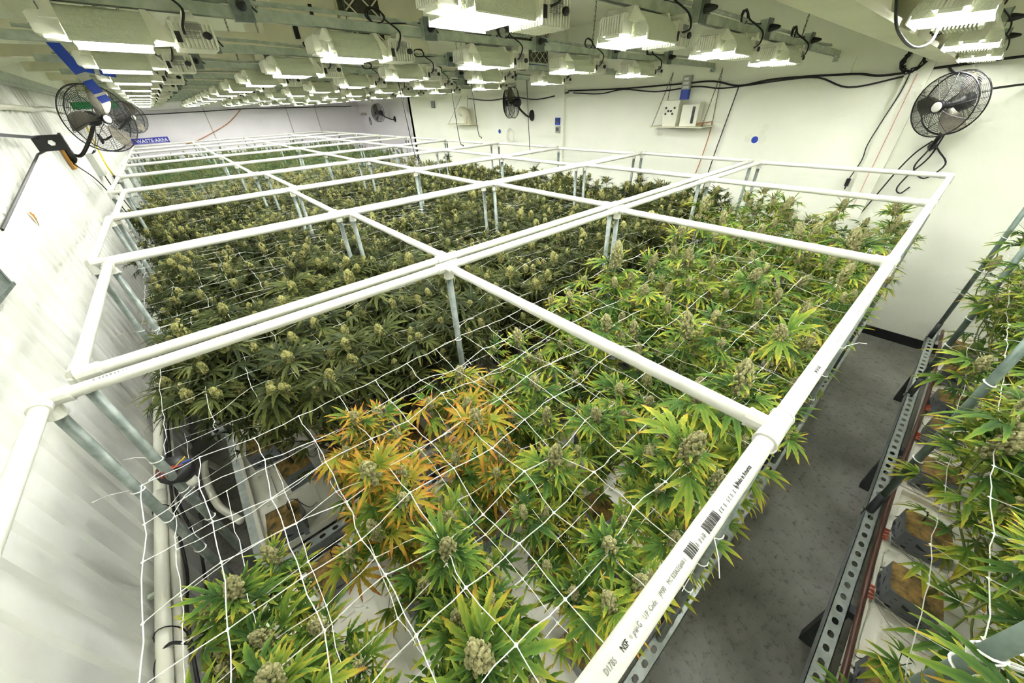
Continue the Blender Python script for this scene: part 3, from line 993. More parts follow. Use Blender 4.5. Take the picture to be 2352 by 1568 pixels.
# posts of the bench across the aisle
for i, x in enumerate((0.80, 2.05, 3.36, 4.40)):
    p = thing('support_post', 'grey steel post, %s from the fan wall, clamped to the bench across the aisle' % ORD[4 - i], 'post', (x, -0.40, ZR), group='posts of the bench across the aisle')
    m = MB(); m.tube([(0, 0, 0.06), (0, 0, 1.45)], 0.0155, 12); m.obj('pole', M_POSTD, p, smooth=True)
    m = MB(); m.tube([(0, 0, -0.05), (0, 0, 0.14)], 0.0185, 12); m.obj('sleeve', M_DARKSTEEL, p, smooth=True)
    for zz in (-0.03, 0.0):
        m = MB(); m.box((-0.007, 0.018, zz - 0.005), (0.007, 0.026, zz + 0.005)); m.obj('bolt', M_GALV, p)
    for zz in (0.42, 0.62, 0.88):
        m = MB()
        m.tube([(0.0185 * math.cos(a), 0.0185 * math.sin(a), 0.006 * math.sin(a)) for a in np.linspace(0, 2 * math.pi, 13)[:-1]], 0.0028, 5, closed=True)
        m.tube(spline([(0, -0.018, 0), (0.03, -0.06, 0.01), (0.02, -0.14, 0.0)], 3), 0.0016, 3)
        m.obj('zip_tie', M_TIE, p, loc=(0, 0, zz))
    if i == 0:
        rk0 = random.Random(2)
        m = MB()
        for q in range(5):
            m.tube([(0.0195 * math.cos(a) + rk0.uniform(-0.001, 0.001), 0.0195 * math.sin(a), 0.93 + 0.008 * q + 0.012 * math.sin(a + q)) for a in np.linspace(0, 2 * math.pi, 13)[:-1]], 0.0026, 5, closed=True)
        for q in range(7):
            a = rk0.uniform(-2.6, -0.6)
            e = (0.10 * math.cos(a), 0.13 * math.sin(a), 0.93 + rk0.uniform(-0.06, 0.05))
            m.tube(spline([(0.018 * math.cos(a), 0.018 * math.sin(a), 0.94), (e[0] * 0.5, e[1] * 0.5, e[2] + 0.03), e, (e[0] * 0.6 + 0.03, e[1] * 0.7, e[2] - 0.03)], 4), 0.002, 4)
        m.obj('string_knot', M_TIE, p)

# brown drip tube with red caps and drip lines
m = MB()
pts = [(x, -0.455 - 0.012 * math.sin(x * 2.3), ZR + 0.062) for x in np.linspace(0.1, 4.45, 40)]
m.tube(pts, 0.011, 8)
dt = m.obj('drip_tube', M_BROWN, None, smooth=True)
tag(dt, 'brown drip tube lying along the tray edge across the aisle', 'tube')
rd = random.Random(9)
for i, x in enumerate((0.70, 1.06, 1.53, 1.885, 2.36, 2.78, 3.14, 3.6)):
    for q in range(4):
        m = MB(); m.tube([(0, 0, 0), (0, -0.018, 0.004)], 0.006, 6); xx = x - 0.03 + q * 0.02
        yb = -0.455 - 0.012 * math.sin(xx * 2.3)
        m.obj('drip_cap', M_RED, dt, loc=(xx, yb - 0.009, ZR + 0.062))
        m = MB()
        m.tube(spline([(xx, yb - 0.026, ZR + 0.066), (xx + rd.uniform(-0.06, 0.02), yb - 0.12, ZR + 0.034), (xx + rd.uniform(-0.10, 0.10), yb - 0.26, ZR + 0.030), (xx + rd.uniform(-0.10, 0.2), yb - 0.42, ZR + 0.032)], 4), 0.0022, 4)
        m.obj('drip_line', M_DRIP, dt)

# ------------------------------------------------------------------ lamp rails and grow lamps
def rail_z(x): return 2.668 - 0.028 * x

def lamp_meshes():
    D = {}
    L = 0.23
    # hood: arch over the bulb, thin walled
    prof_o = [(-0.135, -0.150), (-0.128, -0.105), (-0.105, -0.062), (-0.070, -0.030), (-0.035, -0.016), (0.035, -0.016), (0.070, -0.030), (0.105, -0.062), (0.128, -0.105), (0.135, -0.150)]
    prof_i = [(a * 0.955, b - 0.004) for a, b in prof_o]
    m = MB(); m.prism(prof_o + prof_i[::-1], 'x', 0.0, L); D['reflector'] = m.mesh('reflector', M_REFL)
    # white cheeks carrying the hood, sloping down to the sockets
    m = MB()
    m.add([(-0.02, -0.065, -0.012), (0.0, -0.065, -0.012), (0.0, -0.11, -0.075), (-0.05, -0.065, -0.07), (-0.02, 0.065, -0.012), (0.0, 0.065, -0.012), (0.0, 0.11, -0.075), (-0.05, 0.065, -0.07)],
          [(0, 1, 5, 4), (0, 3, 2, 1), (4, 5, 6, 7), (0, 4, 7, 3), (3, 7, 6, 2)])
    D['end_cowl'] = m.mesh('end_cowl', M_LAMPW)
    m = MB(); m.box((-0.075, -0.055, -0.125), (-0.006, 0.055, -0.05))
    for i in range(9):
        y = -0.052 + i * 0.0128
        m.box((-0.081, y, -0.122), (-0.074, y + 0.006, -0.055)); m.box((-0.07, y, -0.05), (-0.03, y + 0.004, -0.044))
    m.box((-0.065, -0.035, -0.137), (-0.004, 0.035, -0.124))
    D['socket_housing'] = m.mesh('socket_housing', M_LAMPW)
    m = MB()
    m.add([(L, -0.065, -0.012), (L + 0.02, -0.065, -0.012), (L + 0.07, -0.06, -0.085), (L + 0.07, -0.06, -0.128), (L, -0.12, -0.128), (L, 0.065, -0.012), (L + 0.02, 0.065, -0.012), (L + 0.07, 0.06, -0.085), (L + 0.07, 0.06, -0.128), (L, 0.12, -0.128)],
          [(0, 1, 2, 3, 4), (9, 8, 7, 6, 5), (0, 5, 6, 1), (1, 6, 7, 2), (2, 7, 8, 3), (3, 8, 9, 4), (0, 4, 9, 5)])
    D['neck'] = m.mesh('neck', M_LAMPW)
    # ballast box with cooling fins, angled plate and label
    x0, x1 = L + 0.07, L + 0.215
    m = MB(); m.box((x0, -0.075, -0.135), (x1, 0.075, -0.04))
    for i in range(11):
        y = -0.074 + i * 0.0136
        m.box((x0 + 0.004, y, -0.150), (x1 - 0.004, y + 0.006, -0.134))
        if i < 4 or i > 6:
            m.box((x0 + 0.01, y, -0.041), (x1 - 0.01, y + 0.006, -0.03))
    for i in range(10):
        x = x0 + 0.006 + i * 0.0142
        m.box((x, -0.086, -0.148), (x + 0.006, -0.074, -0.05)); m.box((x, 0.074, -0.148), (x + 0.006, 0.086, -0.05))
    D['ballast'] = m.mesh('ballast', M_LAMPW)
    m = MB(); m.box((x0 + 0.05, -0.0875, -0.075), (x0 + 0.10, -0.0862, -0.05))
    for i in range(5):
        m.box((x0 + 0.035, -0.0885, -0.085 - i * 0.006), (x0 + 0.095 - 0.008 * (i % 3), -0.0866, -0.083 - i * 0.006))
    D['label_print'] = m.mesh('label_print', M_LAMPG)
    m = MB(); m.lathe([(0.0, 0), (0.016, 0), (0.016, 0.006), (0.010, 0.008), (0.0, 0.008)], 12, Matrix.Translation((x1 - 0.03, -0.086, -0.095)) @ Matrix.Rotation(math.pi / 2, 4, 'X'))
    D['dial'] = m.mesh('dial', M_BLACK)
    m = MB(); m.box((x0 + 0.008, -0.0875, -0.128), (x0 + 0.026, -0.0865, -0.085)); D['connector'] = m.mesh('connector', M_BLACK)
    m = MB(); m.prism([(x0 + 0.045, -0.041), (x0 + 0.10, -0.041), (x0 + 0.088, -0.004), (x0 + 0.057, -0.004)], 'y', -0.08, -0.076); m.box((x0 + 0.06, -0.08, -0.03), (x0 + 0.085, 0.0, -0.0)); D['hanger_plate'] = m.mesh('hanger_plate', M_LAMPW)
    # bulb and the open, glowing underside
    m = MB(); m.tube([(0.0, 0, -0.105), (L, 0, -0.105)], 0.014, 10); D['bulb'] = m.mesh('bulb', M_WHITE)
    m = MB(); m.box((0.006, -0.120, -0.1465), (L - 0.006, 0.120, -0.1435)); D['lens'] = m.mesh('lens', M_LENS)
    ep = [(a * 0.97, b) for a, b in prof_o[1:-1]] + [(0.124, -0.138), (0.04, -0.138), (0.04, -0.112), (-0.04, -0.112), (-0.04, -0.138), (-0.124, -0.138)]
    m = MB(); m.prism(ep, 'x', 0.0, 0.003); D['end_plate'] = m.mesh('end_plate', M_REFL)
    m = MB(); m.prism(ep, 'x', L - 0.003, L); D['rear_plate'] = m.mesh('rear_plate', M_REFL)
    m = MB(); m.tube([(0.11, 0, -0.016), (0.11, 0, 0.0)], 0.008, 6); m.box((0.08, -0.02, -0.018), (0.14, 0.02, -0.010)); D['rail_clip'] = m.mesh('rail_clip', M_GALV)
    return D
LM = lamp_meshes()
LAMP_X0 = [-0.10, 0.81, 1.68, 2.55, 3.43]

def cord_mesh(rr, jx, big):
    """cord from the ballast up to the junction box on the rail, spare length looped on top"""
    x0 = 0.30
    pts = [(x0 + 0.04, -0.09, -0.09), (x0 + 0.045, -0.12, -0.07), (x0 + 0.06, -0.10, 0.0), (x0 + 0.02, -0.04, 0.06)]
    if big:
        for q in range(2):
            for a in np.linspace(0, 2 * math.pi, 7)[:-1]:
                pts.append((x0 - 0.02 + 0.05 * math.cos(a) + 0.01 * q, -0.02 + 0.012 * q, 0.085 + 0.035 * math.sin(a)))
    pts += [(jx - 0.06, 0.0, 0.07), (jx + 0.02, -0.045, 0.075), (jx + 0.06, -0.05, 0.03)]
    m = MB(); m.tube(spline([tuple(np.array(p) + np.array([rr.uniform(-0.006, 0.006) for _ in range(3)])) for p in pts], 4), 0.0048, 5)
    return m.mesh('power_cord', M_RUBBER, smooth=True)
rl = random.Random(31)
CORDS = [cord_mesh(rl, 0.58, True) for _ in range(3)]
CORDS_S = [cord_mesh(rl, 0.58, False) for _ in range(2)]
m = MB(); m.box((-0.035, -0.032, -0.032), (0.035, 0.016, 0.062)); JB_BODY = m.mesh('junction_body', M_GALV)
m = MB(); m.box((-0.039, -0.036, -0.036), (0.039, -0.032, 0.066)); m.box((-0.03, -0.0375, 0.052), (-0.024, -0.036, 0.058)); m.box((0.024, -0.0375, -0.028), (0.03, -0.036, -0.022)); JB_COV = m.mesh('cover_plate', M_STEEL)
m = MB(); m.lathe([(0.0, 0), (0.02, 0), (0.02, 0.012), (0.012, 0.045), (0.006, 0.06), (0.0, 0.06)], 10, Matrix.Translation((0, -0.036, 0.018)) @ Matrix.Rotation(math.pi / 2, 4, 'X')); JB_PLUG = m.mesh('plug', M_BLACK)

ROWS = [(-2, -2.16), (-1, -1.02), (0, 0.235)] + [(r, (0.1 + 1.9 * r) * H) for r in range(1, 13)]
def rail_phrase(r):
    if r == -2: return 'rail added out of view for light'  # unseen lamp row, added to brighten the near wall, front plants and floor
    if r == -1: return 'rail over the bench across the aisle'
    if r == 0: return 'rail squeezed behind the white roof beam'
    return '%s lamp rail from the roof beam' % ORD[r]
def make_lamp(x, y, z, r, i, n):
    wy = 0.8 if r == 0 else 1.0
    lab = 'white grow lamp, %s from the fan wall, %s' % (ORD[n - i], rail_phrase(r))
    t = thing('grow_lamp', lab, 'lamp', (x, y, z), (0, math.radians(1.6), 0), 'grow lamps under the rails')
    t.scale = (1, wy, 0.8)
    near = r <= 4
    names = ['reflector', 'end_plate', 'rear_plate', 'end_cowl', 'socket_housing', 'neck', 'ballast', 'lens', 'bulb', 'rail_clip', 'hanger_plate', 'connector', 'dial', 'label_print']
    for nme in names:
        link(nme, LM[nme], t)
    link('power_cord', (CORDS if near else CORDS_S)[rl.randrange(3 if near else 2)], t)
    return t
for r, y in ROWS:
    dz = -0.01 if r == 0 else 0.0
    x0, x1 = (-0.45, XR - 0.03)
    if y > YP - 0.2: x1 = XR2 - 0.1
    R = thing('lamp_rail', 'galvanised channel rail, %s' % rail_phrase(r).replace('lamp rail', 'one') if r > 0 else 'galvanised channel %s' % rail_phrase(r), 'rail', ((x0 + x1) / 2, y, rail_z((x0 + x1) / 2) + dz), (0, math.radians(1.6), 0), 'galvanised lamp rails')
    hl = (x1 - x0) / 2
    m = MB()
    o = 0.0205
    m.prism([(-o, 0), (-o, 2 * o), (o, 2 * o), (o, 0), (o - 0.009, 0), (o - 0.009, 0.003), (o - 0.003, 0.003), (o - 0.003, 2 * o - 0.003), (-o + 0.003, 2 * o - 0.003), (-o + 0.003, 0.003), (-o + 0.009, 0.003), (-o + 0.009, 0)], 'x', -hl, hl)
    m.obj('channel', M_GALV, R)
    m = MB()
    m.box((hl - 0.004, -0.02, -0.04), (hl + 0.03, 0.02, 0.0)); m.tube([(hl - 0.01, 0, -0.025), (hl - 0.03, 0, -0.025)], 0.008, 6)
    m.obj('wall_bracket', M_GALV, R)
    m = MB()
    pts = [(xx, 0.005 * math.sin(xx * 9), 0.053 + 0.012 * abs(math.sin(xx * 2.6 + r))) for xx in np.linspace(-hl + 0.1, hl - 0.3, 60)]
    if r <= 3:
        pts2 = spline(pts, 3)
        m.tube(pts2, [0.0085 if i % 2 else 0.0105 for i in range(len(pts2))], 6)
    else:
        m.tube(pts, 0.009, 5)
    m.obj('flexible_conduit', M_GALV, R, smooth=r > 3)
    xs = LAMP_X0 if r != 0 else [0.95, 2.15, 3.35, 4.45]
    for i, lx in enumerate(xs):
        zz = rail_z(lx) + dz
        make_lamp(lx, y, zz, r, i, len(xs))
        jx = lx + 0.58
        jb = thing('junction_box', 'outlet box with plug, %s from the fan wall, %s' % (ORD[len(xs) - i], rail_phrase(r)), 'junction box', (jx, y - 0.022, rail_z(jx) + dz + 0.02), group='outlet boxes on the lamp rails')
        link('junction_body', JB_BODY, jb); link('cover_plate', JB_COV, jb); link('plug', JB_PLUG, jb)

# ------------------------------------------------------------------ chains, cables, fans and the things on the walls
def chain_mesh(pts, link_len=0.034, r=0.0022, wid=0.010):
    m = MB()
    P = [Vector(p) for p in pts]
    for a, b in zip(P[:-1], P[1:]):
        d = b - a
        n = max(2, int(d.length / (link_len * 0.78)))
        t = d.normalized()
        s1 = t.orthogonal().normalized(); s2 = t.cross(s1)
        for i in range(n):
            c = a + d * ((i + 0.5) / n)
            s = s1 if i % 2 else s2
            ring = [c + t * (link_len / 2 * q) + s * (wid / 2 * w) for q, w in ((1, 0.4), (0.6, 1), (-0.6, 1), (-1, 0.4), (-1, -0.4), (-0.6, -1), (0.6, -1), (1, -0.4))]
            m.tube(ring, r, 3, closed=True)
    return m.mesh('chain', M_CHAIN)

def chain(pts, label, group='steel chains', **k):
    return tag(link('hanging_chain', chain_mesh(pts, **k), None), label, 'chain', group)

def cable(pts, r, label, m_=None, name='power_cable', n=5, cat='cable', group=None, smooth=True, side=6):
    m = MB(); m.tube(spline(pts, n), r, side)
    return tag(m.obj(name, m_ or M_RUBBER, None, smooth=smooth), label, cat, group)

for i, (r, x) in enumerate(((1, 1.76), (1, 3.95), (2, 0.55), (2, 2.9), (3, 0.1), (3, 1.4), (3, 3.5), (4, 0.8), (4, 3.2), (5, 1.9), (5, 3.9))):
    y = (0.1 + 1.9 * r) * H
    chain([(x, y, rail_z(x) + 0.045), (x + 0.03, y, ceil_z(x))], 'steel chain holding the %s, %s' % (rail_phrase(r), {0: 'corrugated wall end', 1: 'middle', 2: 'fan wall end'}[0 if x < 1.2 else (1 if x < 2.85 else 2)]))

# fans
def fan_meshes(R):
    D = {}
    def guard(sign, bulge, ring_n):
        m = MB()
        zf = lambda q: sign * (0.045 + bulge * (1 - q * q))
        for i in range(ring_n):
            q = 0.20 + 0.80 * (i + 0.5) / ring_n
            m.tube([(R * q * math.cos(a), R * q * math.sin(a), zf(q)) for a in np.linspace(0, 2 * math.pi, 37)[:-1]], 0.0015, 3, closed=True)
        for i in range(10):
            a = 2 * math.pi * i / 10
            m.tube([(R * q * math.cos(a + 0.25 * (q if sign > 0 else -q)), R * q * math.sin(a + 0.25 * (q if sign > 0 else -q)), zf(q) + 0.002 * sign) for q in np.linspace(0.12, 1.0, 6)] , 0.0024, 4)
        return m
    D['front_guard'] = guard(1, 0.035, 26).mesh('front_guard', M_BLACK)
    D['rear_guard'] = guard(-1, 0.03, 16).mesh('rear_guard', M_BLACK)
    m = MB()
    for z in (0.045, -0.045):
        m.tube([(R * math.cos(a), R * math.sin(a), z) for a in np.linspace(0, 2 * math.pi, 49)[:-1]], 0.005, 6, closed=True)
    for i in range(30):
        a = 2 * math.pi * i / 30
        m.tube([(R * math.cos(a), R * math.sin(a), -0.045), (R * math.cos(a), R * math.sin(a), 0.045)], 0.0016, 3)
    D['rim'] = m.mesh('rim', M_BLACK)
    m = MB(); m.lathe([(0.0, 0.105), (0.028, 0.104), (0.036, 0.096), (0.036, 0.08)], 18); D['badge'] = m.mesh('badge', M_CLEAR)
    m = MB(); m.lathe([(0.0, 0.098), (0.042, 0.097), (0.044, 0.075), (0.03, 0.07)], 18); D['hub_cap'] = m.mesh('hub_cap', M_BLACK)
    m = MB(); m.lathe([(0.0, -0.17), (0.04, -0.17), (0.062, -0.15), (0.066, -0.09), (0.055, -0.055), (0.02, -0.04), (0.018, 0.03), (0.0, 0.03)], 18)
    D['motor'] = m.mesh('motor', M_BLACK, smooth=True)
    m = MB()
    V_, F_ = [], []
    for i in range(7):
        t = i / 6
        rad = 0.03 + t * (R * 0.86)
        wd = 0.35 + 0.75 * math.sin(math.pi * (0.15 + 0.75 * t)) * (0.9 - 0.35 * t)
        for j in range(5):
            q = j / 4 - 0.5
            a = q * wd + 0.25 * t
            V_.append((rad * math.cos(a), rad * math.sin(a), q * -0.055 + 0.004 * (1 - 4 * q * q)))
    for i in range(6):
        for j in range(4):
            F_.append((i * 5 + j, i * 5 + j + 1, i * 5 + j + 6, i * 5 + j + 5))
    n0 = len(V_)
    V2 = V_ + [(x, y, z - 0.0025) for x, y, z in V_]
    F2 = F_ + [tuple(reversed([q + n0 for q in f])) for f in F_]
    m.add(V2, F2); D['blade'] = m.mesh('blade', M_FANMET, smooth=True)
    return D
FANM = {}
def make_fan(label, c, normal, R, mount, plate_n, wood=False, small=False):
    key = round(R, 3)
    if key not in FANM: FANM[key] = fan_meshes(R)
    D = FANM[key]
    t = thing('wall_fan', label, 'fan', mount, group='black wall fans')
    o = Vector(mount)
    q = Vector(normal).normalized().to_track_quat('Z', 'Y').to_matrix().to_4x4()
    X = Matrix.Translation(Vector(c) - o) @ q
    for nm in ('front_guard', 'rear_guard', 'rim', 'hub_cap', 'badge', 'motor'):
        link(nm, D[nm], t, mtx=X)
    for i in range(3):
        link('blade', D['blade'], t, mtx=X @ Matrix.Rotation(0.9 + i * 2 * math.pi / 3, 4, 'Z'))
    n = Vector(normal).normalized()
    mot = Vector(c) - o - n * 0.12
    pn = Vector(plate_n)
    m = MB(); m.tube(spline([pn * 0.03, pn * 0.10 + Vector((0, 0, -0.01)), mot * 0.6 + pn * 0.04 + Vector((0, 0, -0.05)), mot + Vector((0, 0, -0.05))], 5), 0.016, 10)
    m.obj('mount_arm', M_BLACK, t, smooth=True)
    m = MB(); m.lathe([(0.0, 0.05), (0.03, 0.05), (0.05, 0.03), (0.058, 0.004), (0.0, 0.004)], 16, pn.to_track_quat('Z', 'Y').to_matrix().to_4x4() @ Matrix.Scale(0.55 if small else 1.5, 4, Vector((0, 1, 0))) @ Matrix.Scale(0.55 if small else 1.0, 4, Vector((1, 0, 0))))
    m.obj('mount_base', M_BLACK, t, smooth=True)
    if small:
        m = MB(); m.lathe([(0.0, 0.056), (0.010, 0.056), (0.012, 0.048)], 10, pn.to_track_quat('Z', 'Y').to_matrix().to_4x4()); m.obj('bolt', M_WHITE, t)
    if wood:
        m = MB(); m.box((-0.002, -0.10, -0.13), (0.02, 0.10, 0.13)); m.obj('mount_board', M_WOOD, t, loc=tuple(-pn * 0.018))
    return t
make_fan('large black wall fan beside the pilaster, above the concrete aisle', (4.74, 0.28, 2.145), (-0.80, 0.52, -0.12), 0.212, (XR, 0.26, 1.83), (-1, 0, 0), small=True)
make_fan('black wall fan on an orange wooden board on the corrugated wall', (-0.385, 5.95, 2.33), (0.62, -0.78, -0.06), 0.29, (XL + 0.035, 6.25, 2.03), (1, 0, 0), wood=True)
make_fan('smaller black fan on the corrugated wall above the waste area sign', (-0.26, 9.9, 2.34), (0.55, -0.80, 0.0), 0.235, (XL + 0.014, 10.3, 2.05), (1, 0, 0))
make_fan('black wall fan turned sideways beside the second blue disc', (4.74, 5.48, 2.28), (-0.36, 0.93, 0.0), 0.22, (XR, 5.35, 2.08), (-1, 0, 0))
make_fan('black wall fan near the far corner, by the security camera', (5.48, 12.75, 2.16), (-0.42, 0.90, 0.0), 0.24, (XR2, 12.4, 1.98), (-1, 0, 0))

# black wall bracket on the corrugated wall
t = thing('wall_bracket', 'black steel arm bracket with a square plate on the corrugated wall', 'bracket', (XL + 0.014, 4.3, 2.25))
def rel(*p): return tuple(np.array(p) - np.array((XL + 0.014, 4.3, 2.25)))
def bar(m, a, b, w, h_):
    a, b = Vector(a), Vector(b); d = b - a
    q = d.to_track_quat('X', 'Z').to_matrix().to_4x4()
    m.box((0, -w / 2, -h_ / 2), (d.length, w / 2, h_ / 2), 0, Matrix.Translation(a) @ q)
m = MB(); bar(m, rel(-0.826, 3.4, 2.31), rel(-0.72, 4.83, 2.225), 0.006, 0.02); m.obj('strap', M_BLACK, t)
m = MB(); m.tube([rel(-0.822, 3.2, 1.86), rel(-0.76, 4.72, 2.12), rel(-0.73, 4.85, 2.135)], 0.008, 6); m.obj('brace_rod', M_BLACK, t)
m = MB(); m.box(rel(-0.76, 4.83, 2.13), rel(-0.59, 4.838, 2.24)); m.box(rel(-0.60, 4.80, 2.12), rel(-0.585, 4.84, 2.25)); m.obj('plate', M_BLACK, t)
m = MB(); m.lathe([(0.0, 0.008), (0.02, 0.008), (0.022, 0.0)], 6, Matrix.Translation(rel(-0.665, 4.83, 2.185)) @ Matrix.Rotation(math.pi / 2, 4, 'X')); m.obj('bolt', M_WHITE, t)

m = MB(); m.box((XL + 0.014, 2.25, 1.71), (XL + 0.06, 2.66, 1.82)); m.box((XL + 0.014, 2.24, 1.70), (XL + 0.065, 2.68, 1.715)); m.box((XL + 0.05, 2.645, 1.715), (XL + 0.063, 2.665, 1.82))
tag(m.obj('wall_box', M_STEEL, None), 'grey green metal box screwed to the corrugated wall', 'box')

# conduits along the foot of the corrugated wall
for i, (x, z, r, lab) in enumerate(((-0.775, 0.60, 0.026, 'thick white conduit pipe along the foot of the corrugated wall, upper one'), (-0.765, 0.50, 0.022, 'thick white conduit pipe along the foot of the corrugated wall, lower one'))):
    t = thing('conduit_pipe', lab, 'pipe', (x, 0.2, z), group='conduits at the foot of the corrugated wall')
    m = MB(); m.tube([(0, -2.5, 0), (0, 14.6, 0)], r, 12); m.obj('pipe', M_PVC2, t, smooth=True)
    for yy in (0.6, 1.9, 3.6, 5.5):
        m = MB(); m.tube([(0, yy, 0), (0, yy + 0.09, 0)], r * 1.16, 12); m.obj('coupling', M_PVC2, t, smooth=True)
    for yy in (0.3, 1.35, 2.8, 4.4, 6.4):
        m = MB(); m.box((XL + 0.018 - x, yy, -0.01), (0, yy + 0.02, 0.01)); m.obj('stand_off', M_GALV, t)
cable([(-0.74, 4.6, 0.60), (-0.735, 3.5, 0.64), (-0.74, 2.75, 0.60), (-0.73, 2.05, 0.58), (-0.735, 1.7, 0.48), (-0.73, 1.4, 0.52), (-0.72, 0.9, 0.47), (-0.72, 0.2, 0.47)], 0.007, 'black cable tied along the white conduits, hanging close to them', group='cables on the conduits')
cable([(-0.73, 4.6, 0.62), (-0.735, 3.0, 0.58), (-0.73, 2.2, 0.54), (-0.70, 1.85, 0.42), (-0.70, 1.48, 0.41), (-0.71, 0.9, 0.43), (-0.72, 0.2, 0.44)], 0.007, 'black cable tied along the white conduits, sagging furthest below them', group='cables on the conduits')
cable([(-0.72, 0.95, 0.52), (-0.80, 1.2, 0.60), (-0.76, 1.28, 0.62), (-0.70, 1.24, 0.62), (-0.60, 1.14, 0.60), (-0.51, 1.02, 0.55), (-0.42, 0.95, 0.48)], 0.006, 'black cable looping from the white conduits to the aisle bench tray')
for yy in (1.35, 2.05, 3.0):
    m = MB(); m.tube([(0.04 * math.cos(a) - 0.77, yy, 0.56 + 0.085 * math.sin(a)) for a in np.linspace(0, 2 * math.pi, 17)[:-1]], 0.003, 4, closed=True)
    tag(m.obj('cable_tie', M_BLACK, None), 'black cable tie round the white conduits, %s' % {1.35: 'beside the looping cable', 2.05: 'between the bench corner posts', 3.0: 'past the drain pipe'}[yy], 'cable tie', 'ties round the conduits')
m = MB(); m.tube(spline([(-0.60, 2.55, 0.30), (-0.61, 2.45, 0.45), (-0.61, 2.25, 0.47), (-0.58, 2.03, 0.47), (-0.53, 1.90, 0.47), (-0.49, 1.80, 0.49)], 5), 0.019, 10)
tag(m.obj('drain_pipe', M_PVC2, None, smooth=True), 'bent white drain pipe at the tray end of the second bench', 'pipe')

# wired valve box tied to the corner post
t = thing('valve_box', 'black valve box with tangled red wires tied to the corner post', 'valve box', (-0.44, 1.46, 1.23))
m = MB(); m.lathe([(0.0, -0.05), (0.042, -0.05), (0.05, -0.02), (0.05, 0.03), (0.0, 0.03)], 12, Matrix.Rotation(0.6, 4, 'X')); m.obj('body', M_BLACK, t, smooth=True)
m = MB(); m.tube([(0.0, 0.02, -0.10), (0.0, 0.0, -0.045)], 0.028, 12); m.obj('base_cap', M_PVC2, t, smooth=True)
rw = random.Random(4)
for i in range(7):
    m = MB(); m.tube(spline([(rw.uniform(-0.03, 0.03), rw.uniform(-0.03, 0.02), 0.03), (rw.uniform(-0.06, 0.06), rw.uniform(-0.06, 0.0), rw.uniform(0.03, 0.07)), (rw.uniform(-0.06, 0.06), rw.uniform(-0.06, 0.0), rw.uniform(0.0, 0.05)), (rw.uniform(-0.04, 0.04), -0.03, -0.02)], 4), 0.0022, 4)
    m.obj('wire', (M_RED, M_RED, M_RED, M_BLUE, M_YELLOW, M_WHITE, M_RED)[i], t)

m = MB(); V_, F_, U_ = [], [], []
leaflet(V_, F_, U_, (0, 0, 0), -0.9, 0.12, 0.05, 0.15, 8, serr=True); m.add(np.array(V_)[:, [2, 0, 1]] + np.array((0.004, 0, 0)), F_, 0, U_)
o = link('stuck_leaf', m.mesh('stuck_leaf', M_WOOD), None, (XL + 0.02, 3.78, 1.85)); tag(o, 'yellow dried leaf stuck to the corrugated wall', 'leaf')
cable([(-0.80, 9.3, 2.25), (-0.80, 9.1, 2.08), (-0.80, 8.82, 1.75), (-0.80, 8.9, 1.58)], 0.010, 'yellow extension cable hanging down the corrugated wall', M_YELLOW)
m = MB(); m.box((-0.815, 8.86, 1.46), (-0.785, 8.94, 1.58)); tag(m.obj('cable_plug', M_BLACK, None), 'black plug at the end of the yellow cable', 'plug')
t = thing('control_box', 'pale grey control box with black handle below the fan on corrugated wall', 'box', (XL + 0.014, 7.55, 1.70))
m = MB(); m.box((0, 0, 0), (0.07, 0.34, 0.26)); m.obj('body', M_GREYBOX, t)
m = MB(); m.tube([(0.07, 0.05, 0.26), (0.10, 0.05, 0.29), (0.10, 0.29, 0.29), (0.07, 0.29, 0.26)], 0.008, 5); m.obj('handle', M_BLACK, t)
cable([(-0.80, 6.2, 1.95), (-0.80, 6.9, 1.75), (-0.80, 7.3, 1.55), (-0.80, 7.6, 1.35), (-0.80, 8.0, 1.0)], 0.007, 'black fan cable running down the corrugated wall past the grey box')
cable([(-0.80, 7.9, 1.70), (-0.80, 8.0, 1.5), (-0.80, 8.4, 1.2), (-0.80, 8.8, 0.8)], 0.007, 'black cable hanging from the pale grey control box')
cable([(-0.79, 4.0, 2.42), (-0.78, 5.0, 2.43), (-0.78, 5.9, 2.425), (-0.78, 6.6, 2.445), (-0.79, 7.9, 2.42)], 0.02, 'white flexible conduit pipe high on the corrugated wall', M_PVC2, 'conduit_pipe', cat='pipe', side=10)

# blue painted strap and green tape bar behind the fan
t = thing('roof_strap', 'blue painted strap with grey tape bands hanging from the white purlin', 'strap', (-0.25, 4.262, 2.625))
m = MB(); bar(m, (-0.066, 0, 0.23), (0.062, 0, -0.20), 0.004, 0.062); m.obj('strap', M_BLUE, t)
m = MB(); bar(m, (0.03, -0.005, 0.0), (0.19, -0.005, -0.035), 0.004, 0.05); m.obj('cross_strap', M_BLUE, t)
for (a, b) in (((0.012, -0.006, -0.035), (0.024, -0.006, -0.075)), ((0.046, -0.006, -0.148), (0.050, -0.006, -0.163)), ((0.09, -0.009, -0.013), (0.115, -0.009, -0.0185))):
    m = MB(); bar(m, a, b, 0.004, 0.064); m.obj('tape', M_GREYBOX, t)
m = MB(); m.box((-0.58, 6.50, 2.425), (-0.22, 6.54, 2.49)); tag(m.obj('taped_bar', M_GREEN, None), 'green taped bar behind the fan on the corrugated wall', 'bar')
chain([(-0.4, 6.52, 2.49), (-0.4, 6.52, ceil_z(-0.4))], 'steel chain holding the green taped bar')

